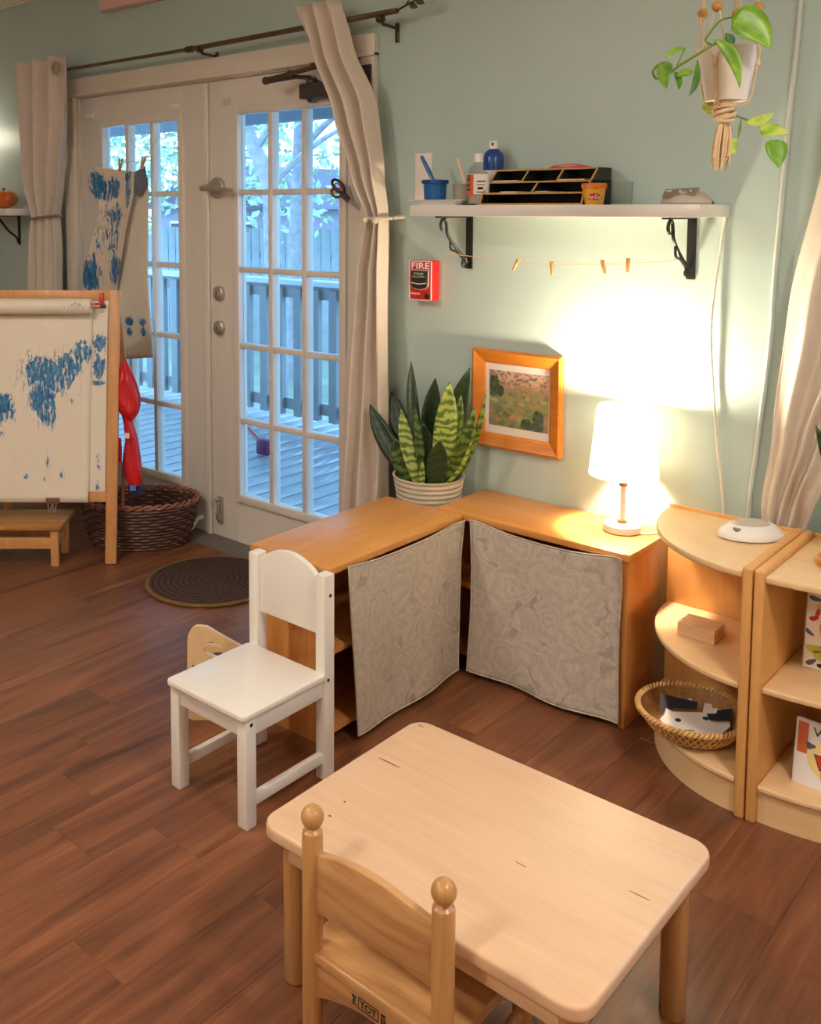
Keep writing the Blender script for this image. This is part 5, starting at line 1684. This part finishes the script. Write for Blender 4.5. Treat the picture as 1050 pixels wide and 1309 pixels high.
# glides under the feet
# ------------------------------------------------------------------ low wooden armchair behind it
cu_ = thing('cube_chair', 'low plywood toddler chair with slotted sides behind the white chair', 'chair', (1.2, -.95, 0))
axv = HR.copy()      # direction of the visible side panel
nrv = Vector((axv.y, -axv.x, 0))
A0 = F(241, 820, .235)+Vector((-.01, 0, 0))
A0.z = 0
def side(off, hs=1.0):
    o_ = A0-nrv*off
    outer = [(0, 0), (.185, 0), (.185, .185), (.176, .197), (.095, .240), (.065, .258), (.035, .262), (.018, .254), (.006, .232)]
    f = lambda a, b, d: o_+axv*a+ZD*(b*hs)+nrv*d
    slot = [(.052, .196), (.064, .184), (.138, .152), (.155, .154), (.153, .172), (.138, .188), (.078, .218), (.060, .216)]
    # panel with a through slot: build as ring of quads between outline and slot
    def resample(poly, n):
        segs = [((Vector((*poly[(i+1) % len(poly)], 0))-Vector((*poly[i], 0))).length) for i in range(len(poly))]
        tot = sum(segs)
        out = []
        for k_ in range(n):
            d = tot*k_/n
            for i, s_ in enumerate(segs):
                if d <= s_:
                    a, b = poly[i], poly[(i+1) % len(poly)]
                    out.append((lerp(a[0], b[0], d/s_), lerp(a[1], b[1], d/s_)))
                    break
                d -= s_
        return out
    cxm, czm = .104, .187
    def byang(poly, n=64):
        r_ = resample(poly, 400)
        r_.sort(key=lambda p: math.atan2(p[1]-czm, p[0]-cxm))
        return [r_[int(i*400/n)] for i in range(n)]
    def hit(poly, th):
        best = None
        d = (cos(th), sin(th))
        for i in range(len(poly)):
            (x1_, y1_), (x2_, y2_) = poly[i], poly[(i+1) % len(poly)]
            ex2, ey2 = x2_-x1_, y2_-y1_
            den = d[0]*ey2-d[1]*ex2
            if abs(den) < 1e-12:
                continue
            t = ((x1_-cxm)*ey2-(y1_-czm)*ex2)/den
            s_ = ((x1_-cxm)*d[1]-(y1_-czm)*d[0])/den
            if t > 0 and -1e-9 <= s_ <= 1+1e-9 and (best is None or t > best):
                best = t
        return (cxm+d[0]*best, czm+d[1]*best)
    nn_ = 72
    ths = [2*pi*i/nn_ for i in range(nn_)]
    ou = [hit(outer, t) for t in ths]
    sl = [hit(slot, t) for t in ths]
    mb = MB()
    vs = [f(a, b, 0) for a, b in ou]+[f(a, b, 0) for a, b in sl]+[f(a, b, .016) for a, b in ou]+[f(a, b, .016) for a, b in sl]
    fs = []
    for i in range(nn_):
        j = (i+1) % nn_
        fs += [(i, j, nn_+j, nn_+i), (2*nn_+i, 3*nn_+i, 3*nn_+j, 2*nn_+j), (i, 2*nn_+i, 2*nn_+j, j), (nn_+i, nn_+j, 3*nn_+j, 3*nn_+i)]
    mb.add(vs, fs)
    return mb
side(0, 1.09).build('side_panel', 'birch', cu_, bevel=0)
side(.20, .52).build('side_panel', 'birch', cu_, bevel=0)
f = lambda a, b, d: A0+axv*a+ZD*b-nrv*d
MB().prism([(.02, .08), (.17, .08), (.17, .093), (.02, .093)], f, .001, .184).build('seat', 'birch', cu_)
MB().prism([(.165, .03), (.178, .03), (.178, .13), (.165, .13)], f, .001, .184).build('back_panel', 'birch', cu_)
q = f(.022, .165, -.0165)
MB().tube([q-nrv*.001, q+nrv*.0012], .0035, 10).build('screw', 'ink_soft', cu_)

# ------------------------------------------------------------------ child's table
TX0, TX1, TY0, TY1, TH = 2.009, 2.692, -1.634, -1.121, .326
tb = thing('child_table', "low maple child's table with rounded corners", 'table', ((TX0+TX1)/2, (TY0+TY1)/2, 0))
poly = rrect((TX0+TX1)/2, (TY0+TY1)/2, (TX1-TX0)/2, (TY1-TY0)/2, .040, 8)
MB().prism(poly, lambda a, b, d: (a, b, d), TH-.028, TH).build('tabletop', 'table_maple', tb, bevel=.007, seg=4)
ins = .052
for a, b, c, d in ((TX0+ins, TX1-ins, TY0+.028, TY0+.046), (TX0+ins, TX1-ins, TY1-.046, TY1-.028), (TX0+.028, TX0+.046, TY0+ins, TY1-ins), (TX1-.046, TX1-.028, TY0+ins, TY1-ins)):
    MB().box(a, b, c, d, TH-.075, TH-.028).build('apron', 'maple', tb, bevel=.002)
for x in (TX0+ins, TX1-ins):
    for y in (TY0+ins, TY1-ins):
        MB().lathe([(.021, 0), (.0235, .004), (.0245, TH-.029)], (x, y, 0), 28).build('leg', 'chair_wood_z', tb)
# small knots and scratches in the top
for px, py, rx, ry, an in ((441, 1025, .0035, .0025, 0), (422, 1043, .004, .0025, 0), (498, 975, .030, .0022, -.55), (538, 928, .008, .0015, 0), (666, 1105, .012, .0012, -.3), (818, 1145, .02, .0015, -.4)):
    p = F(px, py, TH)
    mb = MB().prism([(p.x+rx*cos(t), p.y+ry*sin(t)) for t in [2*pi*i/12 for i in range(12)]], lambda a, b, d: (a, b, d), TH-.0005, TH+.0003)
    mb.build('knot_mark', plain('knot_brown', S(150, 104, 70), .5, vary=.1) if 'knot' not in M else M['knot'], tb, smooth=0)

# ------------------------------------------------------------------ child's wooden chair at the table
wc = thing('child_chair', "varnished wooden child's chair with ball finials at the table", 'chair', (2.34, -1.58, 0))
PL, PR_, PY = 2.201, 2.479, -1.685
for x in (PL, PR_):
    pr = [(.0165, 0), (.0185, .01), (.0185, .405), (.0175, .411), (.0185, .412), (.0175, .417), (.012, .421), (.0095, .424)]
    for i in range(1, 11):
        th = pi*(.15+.85*i/10)
        pr.append((max(.0003, .0205*sin(th)), .442-.0205*cos(th)))
    MB().lathe(pr, (x, PY, 0), 28).build('back_post', 'chair_wood_z', wc)
def curvez(t, z0, z1, h):
    return lerp(z0, z1, t)+h*sin(pi*t)
n = 16
def slat(z0, h0, z1, h1, yoff, bow, th, mat, name):
    mb = MB()
    vs, fs = [], []
    for i in range(n+1):
        t = i/n
        x = lerp(PL+.014, PR_-.014, t)
        y = PY+yoff-bow*sin(pi*t)
        zb, zt_ = z0+h0*sin(pi*t), z1+h1*sin(pi*t)
        vs += [(x, y-th/2, zb), (x, y+th/2, zb), (x, y+th/2, zt_), (x, y-th/2, zt_)]
    for i in range(n):
        for k_ in range(4):
            q = (k_+1) % 4
            fs.append((i*4+k_, i*4+q, (i+1)*4+q, (i+1)*4+k_))
    fs += [(3, 2, 1, 0), (n*4, n*4+1, n*4+2, n*4+3)]
    return mb.add(vs, fs).build(name, mat, wc, bevel=.003)
slat(.275, .017, .383, .027, 0, .012, .016, 'chair_wood', 'back_slat')
slat(.118, .030, .178, .003, 0, .0, .016, 'chair_wood', 'rear_apron')
seatp = [(PL+.010, PY-.012), (PR_-.010, PY-.012), (PR_-.006, PY+.02), (PR_+.022, PY+.025), (PR_+.024, PY+.26), (PR_+.008, PY+.275), (PL-.008, PY+.275), (PL-.024, PY+.26), (PL-.022, PY+.025), (PL+.006, PY+.02)]
MB().prism(seatp, lambda a, b, d: (a, b, d), .182, .203).build('seat', 'chair_wood', wc, bevel=.005, seg=3)
for x in (PL, PR_):
    MB().lathe([(.016, 0), (.0175, .004), (.0175, .183)], (x, PY+.245, 0), 24).build('leg', 'chair_wood_z', wc)
    MB().tube([(x, PY+.01, .085), (x, PY+.24, .085)], .010, 12).build('stretcher', 'chair_wood', wc)
MB().box(PL+.01, PR_-.01, PY+.24, PY+.254, .135, .183).build('front_apron', 'chair_wood', wc, bevel=.002)
# maker's stamp on the rear apron
lg = MB()
lc = (2.335, PY-.0086, .166)
def mark(x0_, x1_, z0_, z1_):
    lg.box(lc[0]+x0_, lc[0]+x1_, lc[1], lc[1]+.001, lc[2]+z0_, lc[2]+z1_)
for q in ((-.022, .022, .009, .0105), (-.022, .022, -.0105, -.009), (-.022, -.0205, -.0105, .0105), (.0205, .022, -.0105, .0105),
          (-.036, -.026, .004, .008), (-.034, -.0285, -.004, .002), (-.036, -.026, -.008, -.006), (.027, .036, .004, .009), (.027, .0305, -.011, .002), (.0325, .036, -.011, .002)):
    mark(*q)
st_ = lg.build('stamp', 'ink', wc, smooth=0)
text('lettering', 'TOT', (lc[0], lc[1], lc[2]), XD, ZD, .017, 'ink', st_, width=.036, bold=.03)

# ------------------------------------------------------------------ easel
E0 = Vector((-.06, -.51, 0))
ez = thing('art_easel', "wooden child's easel with a paper roll in front of the left door", 'easel', E0, rz=YAW)
LA = radians(9)
EU = (-HN*sin(LA)+ZD*cos(LA)).normalized()
EN = HR.cross(EU).normalized()
if EN.dot(HN) < 0:
    EN = -EN
def ef(s, h, d=0.0):
    return E0+HR*s+EU*h+EN*d
def ebox(mb, s0, s1, h0, h1, d0, d1):
    return mb.prism([(s0, h0), (s1, h0), (s1, h1), (s0, h1)], lambda a, b, d: ef(a, b, d), d0, d1)
EWD = -.62
ebox(MB(), -.022, .024, 0.003, 1.162, -.02, 0).build('front_leg', 'easel_wood', ez, bevel=.002)
ebox(MB(), EWD-.022, EWD+.024, 0.003, 1.162, -.02, 0).build('front_leg', 'easel_wood', ez, bevel=.002)
ebox(MB(), EWD+.024, -.022, 1.117, 1.162, -.018, -.001).build('top_bar', 'easel_wood', ez, bevel=.002)
ebox(MB(), EWD+.024, -.022, .261, .303, -.018, -.001).build('lower_bar', 'easel_wood', ez, bevel=.002)
ebox(MB(), EWD+.024, -.022, .303, 1.117, -.014, -.006).build('board', 'plastic_white', ez)
for s in (0, EWD):
    a = ef(s, 1.12, -.02)
    b = E0+HR*s-HN*.62
    mb = MB()
    d = (b-a)
    mb.obox((a+b)/2, (.04, .02, d.length-.012), HR, HR.cross(d), d)
    mb.build('rear_leg', 'easel_wood', ez, bevel=.002)
# papers
sizeS = lambda s: s
pb = MB()
def pf_(u, v):
    s = lerp(EWD+.03, -.088, u)
    h = lerp(1.058, .262, v)
    s += -.006*v
    return ef(s, h, .008+.003*sin(3*v+2*u)+.012*(v**6)*u)
pb.grid(pf_, 20, 30)
o = pb.build('roll_sheet', 'paper', origin=E0)
o.rotation_euler = (0, 0, 0)
tag(o, 'large easel sheet splashed with blue paint strokes', 'painting')
# rotate object coordinates so that x runs along the easel
Rm = Matrix.Rotation(YAW, 4, 'Z')
for v in o.data.vertices:
    v.co = Rm.inverted() @ v.co
o.rotation_euler = (0, 0, YAW)
MW[o] = Matrix.Translation(E0) @ Rm
zq = lambda h: h*cos(LA)
pmE = paint_mat('easel_painting_paint', [(-.27, zq(.80), .13, .10, .95), (-.30, zq(.70), .06, .09, 1.15), (-.20, zq(.83), .07, .07, 1.05), (-.13, zq(.89), .06, .05, .8), (-.34, zq(.83), .05, .05, .8), (-.46, zq(.66), .05, .06, 1.2), (-.27, zq(.62), .04, .05, .9), (-.17, zq(.69), .02, .03, .5), (-.27, zq(.43), .010, .035, .8), (-.28, zq(.36), .022, .02, .6), (-.21, zq(.38), .015, .03, .55), (-.36, zq(.37), .015, .02, .6), (-.47, zq(.55), .02, .02, .7)], thr=.50, sx=13, sz=8)
o.data.materials.clear()
o.data.materials.append(pmE)
md = o.modifiers.new('thickness', 'SOLIDIFY')
md.thickness = .0008
# paper underneath
ub = MB().grid(lambda u, v: ef(lerp(-.30, -.026, u), lerp(1.10, .306, v), .0035+.001*sin(4*v)), 6, 12)
o2 = ub.build('under_sheet', 'paper', origin=E0)
for v in o2.data.vertices:
    v.co = Rm.inverted() @ v.co
o2.rotation_euler = (0, 0, YAW)
tag(o2, 'paler sheet showing along the right edge of the easel', 'painting')
o2.data.materials.clear()
o2.data.materials.append(paint_mat('under_sheet_paint', [(-.06, zq(.935), .03, .035, 1.3), (-.065, zq(.83), .03, .06, 1.0), (-.06, zq(.765), .03, .012, 1.2), (-.055, zq(.43), .014, .04, .55), (-.06, zq(.33), .012, .03, .5)], thr=.46, sx=14, sz=10, light=S(110, 160, 190)))
# paper roll
rl = thing('paper_roll', 'cream paper roll mounted under the top bar of the easel', 'paper roll', ef(-.35, 1.06, 0))
MB().tube([ef(EWD+.028, 1.09, .042), ef(-.087, 1.09, .042)], .034, 24).build('roll', paint_mat('roll_paint', [(.26, .04, .02, .03, 1.0), (.20, .04, .05, .02, .5)], thr=.53, sx=30, sz=30, axes=(0, 2)), rl)
MB().tube([ef(EWD-.0, 1.09, .042), ef(-.05, 1.09, .042)], .006, 10).build('dowel', 'easel_wood', rl)
# clips
rc_ = thing('spring_clip', 'red spring clip gripping the top bar of the easel', 'clip', ef(-.054, 1.10, 0))
ebox(MB(), -.062, -.044, 1.095, 1.150, .004, .010).build('lever', 'red', rc_, bevel=.002)
MB().tube([ef(-.074, 1.092, .010), ef(-.034, 1.092, .010)], .008, 10).build('jaw', 'charcoal', rc_)
MB().tube([ef(-.078, 1.098, .009), ef(-.066, 1.098, .012)], .009, 10).build('jaw', 'red', rc_)
bc_ = thing('binder_clip', 'small binder clip on the lower edge of the painting', 'clip', ef(-.242, .262, .02))
ebox(MB(), -.270, -.214, .258, .282, .016, .026).build('clip_body', 'book_brown', bc_, bevel=.002)
for s in (-.252, -.232):
    mb = MB().tube([ef(s-.008, .258, .028), ef(s-.004, .232, .030), ef(s, .222, .030), ef(s+.004, .232, .030), ef(s+.008, .258, .028)], .0018, 6)
    mb.build('wire_arm', 'nickel', bc_)

# ------------------------------------------------------------------ step stool
G0 = Vector((-.223, -.67, 0))
so = thing('step_stool', 'worn wooden step stool below the easel painting', 'stool', G0-HR*.2, rz=YAW)
def sf(a, b, c):
    return G0+HR*a-HN*b+ZD*c
def sbox(a0, a1, b0, b1, c0, c1):
    return MB().prism([(a0, b0), (a1, b0), (a1, b1), (a0, b1)], lambda a, b, d: sf(a, b, d), c0, c1)
sbox(-.345, .035, -.03, .20, .160, .180).build('tread', 'stool_wood', so, bevel=.003)
for a in (-.31, 0):
    for b in (0, .16):
        sbox(a-.016, a+.016, b-.012, b+.012, 0, .160).build('leg', 'easel_wood', so, bevel=.002)
for b in (0, .16):
    sbox(-.294, -.016, b-.009, b+.009, .075, .122).build('rail', 'easel_wood', so, bevel=.002)
for a in (-.31, 0):
    sbox(a-.009, a+.009, .012, .148, .08, .12).build('rail', 'easel_wood', so, bevel=.002)

# ------------------------------------------------------------------ dark wicker basket
KC = Vector((-.205, -.245, 0))
wk = thing('wicker_basket', 'dark oval wicker basket with hoop handle by the left door', 'basket', KC, rz=YAW)
def kp(th, r_, z):
    return KC+HR*(r_*cos(th)*1.0)-HN*(r_*sin(th)*.66)+ZD*z
def krad(z):
    return lerp(.205, .262, (z/.20)**.7)
rows = 13
for k_ in range(rows):
    z = .008+k_*.0145
    pts = []
    for i in range(120):
        th = 2*pi*i/120
        pts.append(kp(th, krad(z)+.006*sin(20*th+k_*pi), z))
    MB().tube(pts, .0072, 5, closed=True).build('woven_row', 'wicker_dark', wk)
mb = MB()
for k_ in range(40):
    th = 2*pi*k_/40
    mb.tube([kp(th, krad(.002), .002), kp(th, krad(.1), .1), kp(th, krad(.2), .20)], .0045, 5)
mb.build('stakes', 'wicker_dark', wk)['kind'] = 'stuff'
MB().lathe([(.001, .004), (.20, .006)], KC, 40, 1, .66, rot=YAW).build('base', 'wicker_dark', wk)
for ph in (0, pi):
    pts = []
    for i in range(150):
        th = 2*pi*i/150
        pts.append(kp(th, .262+.008*cos(18*th+ph), .203+.008*sin(18*th+ph)))
    MB().tube(pts, .0062, 6, closed=True).build('rim_strand', 'wicker_rim', wk)
hd = [KC+HR*(-.04)+HN*(.66*.25*cos(pi*i/20))+ZD*(.19+.30*sin(pi*i/20)) for i in range(21)]
MB().tube(hd, .0075, 8).build('hoop_handle', 'wicker_rim', wk)
tag(MB().grid(lambda u, v: KC+HR*((u-.5)*.30)-HN*((v-.5)*.20)+ZD*(.09+.035*sin(5*u+2)*cos(4*v)+.02*sin(9*v+3*u)), 16, 12).build('folded_cloth', 'navy', solid=.004, smooth=180), 'dark crumpled cloth lying inside the wicker basket', 'cloth')

# ------------------------------------------------------------------ raincoat on the easel
rcn = thing('raincoat', "red shiny child's raincoat hanging off the back of the easel", 'coat', F(168, 700, 0)+Vector((0, 0, .3)))
def coat(Lp, Rp, t0, depth, name, mat, seed):
    rn = random.Random(seed)
    ph = [rn.uniform(0, 6) for _ in range(4)]
    Lw = catmull([T(px, py, t0) for px, py in Lp], 6)
    Rw = catmull([T(px, py, t0) for px, py in Rp], 6)
    nv = len(Lw)
    mb = MB()
    def fn(u, v):
        i = min(int(v*(nv-1)), nv-2)
        fr = v*(nv-1)-i
        a, b = Lw[i].lerp(Lw[i+1], fr), Rw[i].lerp(Rw[i+1], fr)
        c, hw = (a+b)/2, (b-a)/2
        th = 2*pi*u
        rr_ = 1+.10*sin(5*th+ph[0]+7*v)+.06*sin(9*th+ph[1]-9*v)
        return c+hw*cos(th)+HN*(sin(th)*depth*rr_*min(1, .3+hw.length*16))
    mb.grid(fn, 36, nv*2, cu=True)
    return mb.build(name, mat, rcn, smooth=60)
coat([(158, 459), (150, 480), (146, 508), (151, 524), (160, 534), (168, 538)], [(161, 459), (170, 478), (178, 500), (180, 515), (177, 528), (170, 538)], 4.20, .035, 'hood', 'raincoat', 1)
coat([(151, 518), (158, 540), (160, 565), (158, 590), (161, 612), (166, 620)], [(165, 518), (170, 540), (176, 560), (180, 585), (182, 605), (180, 620)], 4.22, .03, 'body', 'raincoat', 2)
coat([(166, 600), (164, 615), (165, 630)], [(182, 600), (182, 615), (181, 632)], 4.225, .016, 'lining', 'navy', 3)
MB().obox(T(162, 557, 4.17), (.022, .004, .022), HR, HN, ZD).build('buckle', 'plastic_white', rcn)
MB().obox(T(170, 624, 4.195), (.026, .004, .022), HR, HN, ZD).build('care_tag', 'blue_label', rcn)
coat([(149, 560), (150, 575), (149, 590)], [(155, 560), (156, 575), (156, 592)], 4.21, .012, 'cuff', 'raincoat', 4)

# ------------------------------------------------------------------ doormat
MC = F(276, 737, 0)
MC = Vector((.40, -.345, 0))
mt_ = thing('doormat', 'round brown braided doormat in front of the doors', 'mat', MC)
MB().lathe([(.001, .0), (.255, 0), (.260, .008), (.254, .011), (.001, .0112)], MC, 64).build('mat_field', 'doormat', mt_)
MB().lathe([(.250, 0.001), (.262, .001), (.266, .006), (.260, .0118), (.252, .0118), (.250, .001)], MC, 64, cap=False).build('mat_border', 'mat_border', mt_)

# ------------------------------------------------------------------ hanging planter
HT = 2.2
HC = T(931, 62, HT)
hp_ = thing('hanging_planter', 'cream pot of trailing pothos in a macrame hanger', 'hanging plant', T(918, 218, HT))
MB().lathe([(.042, -.118), (.045, -.117), (.066, 0), (.062, 0), (.055, -.06)], HC, 36).build('pot', 'pot_white', hp_)
MB().lathe([(.001, -.012), (.060, -.014)], HC, 24).build('soil', 'soil', hp_)
top = Vector((HC.x, HC.y, 2.56))
kb = T(925, 133, HT)
hk = MB().tube([(top.x, top.y, 2.6), (top.x, top.y, 2.575)], .004, 6)
hk.tube([(top.x+.012*cos(t), top.y, 2.562+.012*sin(t)) for t in [2*pi*i/16 for i in range(16)]], .003, 6, closed=True)
hk.build('ceiling_hook', 'nickel', hp_)
angs = (-.5, .9, 2.4, 3.9)
for i, a in enumerate(angs):
    d = HR*cos(a)-HN*sin(a)
    bead = HC+d*.060+ZD*.085
    kn_ = HC+d*.062+ZD*(-.035)
    bot = HC+d*.046+ZD*(-.122)
    for s in (-1, 1):
        sd = Vector((-d.y, d.x, 0))*s
        MB().tube([top, HC+d*.04+ZD*.38+sd*.004, bead+sd*.003], .0022, 6).build('cord', 'jute', hp_)
        MB().tube(catmull([bead+sd*.003, HC+d*.0645+ZD*.0+sd*.022, HC+d*.066+ZD*(-.012)+sd*.014, kn_+sd*.003, bot+sd*.002, kb+ZD*.0], 4), .0022, 6).build('cord', 'jute', hp_)
    MB().ball(bead, .012, 16).build('bead', 'bead', hp_)
    MB().tube([kn_+ZD*.006, kn_-ZD*.006], .0065, 8).build('knot', 'jute', hp_)
# gathering knot
mb = MB()
kc = T(926, 143, HT)
for i in range(5):
    z = -.016+i*.008
    mb.tube([kc+HR*(.020*cos(t)+.003*sin(i*2))-HN*(.017*sin(t))+ZD*(z+.006*sin(t+i)) for t in [2*pi*j/18 for j in range(18)]], .0052, 6, closed=True)
mb.tube([kc+ZD*.02, kc-ZD*.02], .014, 10)
mb.build('gathering_knot', 'jute', hp_)
mb = MB()
rn = random.Random(5)
tq = T(918, 216, HT)
for i in range(34):
    a, r_ = rn.uniform(0, 6.28), rn.random()**.5
    s = kc-ZD*.016+HR*(cos(a)*r_*.012)-HN*(sin(a)*r_*.010)
    e = tq+HR*(cos(a)*r_*.024)-HN*(sin(a)*r_*.02)+ZD*rn.uniform(-.004, .03)
    mb.tube([s, s.lerp(e, .5)+HR*(cos(a)*.006*r_), e], .0026, 5)
mb.build('tassel', 'jute', hp_)['kind'] = 'stuff'
def vine(pts, r_=.0028, t0=HT):
    MB().tube(catmull([T(px, py, t0+dt) for px, py, dt in pts], 6), r_, 6).build('stem', 'vine', hp_)
vine([(930, 62, .0), (922, 52, -.06), (905, 62, -.075), (885, 74, -.06), (866, 86, -.04), (852, 98, -.03), (840, 101, -.02), (835, 92, -.02), (842, 83, -.02), (852, 84, -.02)])
vine([(866, 84, -.04), (872, 70, -.03), (876, 62, -.03)], .0018)
vine([(925, 60, 0), (903, 54, -.05), (908, 42, -.06), (922, 26, -.06), (938, 22, -.06)], .0022)
vine([(932, 120, .07), (940, 145, .06), (952, 152, .04), (972, 157, .03), (985, 159, .02), (1000, 166, .0), (1006, 172, .0)], .0022)
vine([(915, 120, .06), (905, 134, .05)], .0016)
vine([(935, 140, .06), (932, 165, .04), (931, 178, .02)], .0016)
LF = [  # base px, tip px, width px, mat, bend (right, up), profile
    ((939, 19), (984.5, 63), 46, 'pothos', (9, 6), HEARTP, -.10, (.1, 0)),
    ((914, 51), (946, 113), 17, 'pothos', (14, 18), LEAFP, -.08, (-.5, .2)),
    ((852, 79), (853, 114), 19, 'pothos_dark', (-6, 0), HEARTP, -.03, (-.4, .2)),
    ((864, 92), (868, 115), 13, 'pothos_dark', (3, 0), HEARTP, -.02, (.5, .2)),
    ((886, 91), (865, 98), 12, 'pothos', (0, 2), LEAFP, -.02, (0, .5)),
    ((892, 76), (881, 123), 12, 'pothos_dark', (6, -6), LEAFP, -.03, (.5, 0)),
    ((877, 61), (851, 76), 8, 'pothos', (-4, 6), LEAFP, -.03, (0, .4)),
    ((902, 133), (915, 149), 17, 'pothos_light', (0, 0), HEARTP, .05, (0, .1)),
    ((930, 176), (940, 198), 22, 'pothos_light', (-3, 0), HEARTP, .02, (0, .1)),
    ((953, 157), (990, 144), 15, 'pothos_light', (2, -7), LEAFP, .03, (0, .5)),
    ((948, 152), (944, 177), 5, 'pothos_dark', (0, 0), LEAFP, .03, (.5, 0)),
    ((972, 168), (1009, 171), 22, 'pothos_light', (0, 5), HEARTP, .01, (0, .5)),
    ((990, 179), (996, 215), 29, 'pothos', (0, 0), HEARTP, -.01, (0, .1)),
    ((935, 60), (928, 42), 20, 'pothos_dark', (0, 0), HEARTP, .02, (0, .4)),
]
for (bx_, by_), (tx_, ty_), wp_, mt, (br_, bu_), pf2, dt, (nr_, nu_) in LF:
    t0 = HT+dt
    add_leaf('leaf', mt, hp_, T(bx_, by_, t0), T(tx_, ty_, t0-.02), wp_*t0/FPX, pf2, -CF+CR*nr_+CU*nu_, (CR*br_+CU*bu_)*(t0/FPX), .18, solid=.0008)
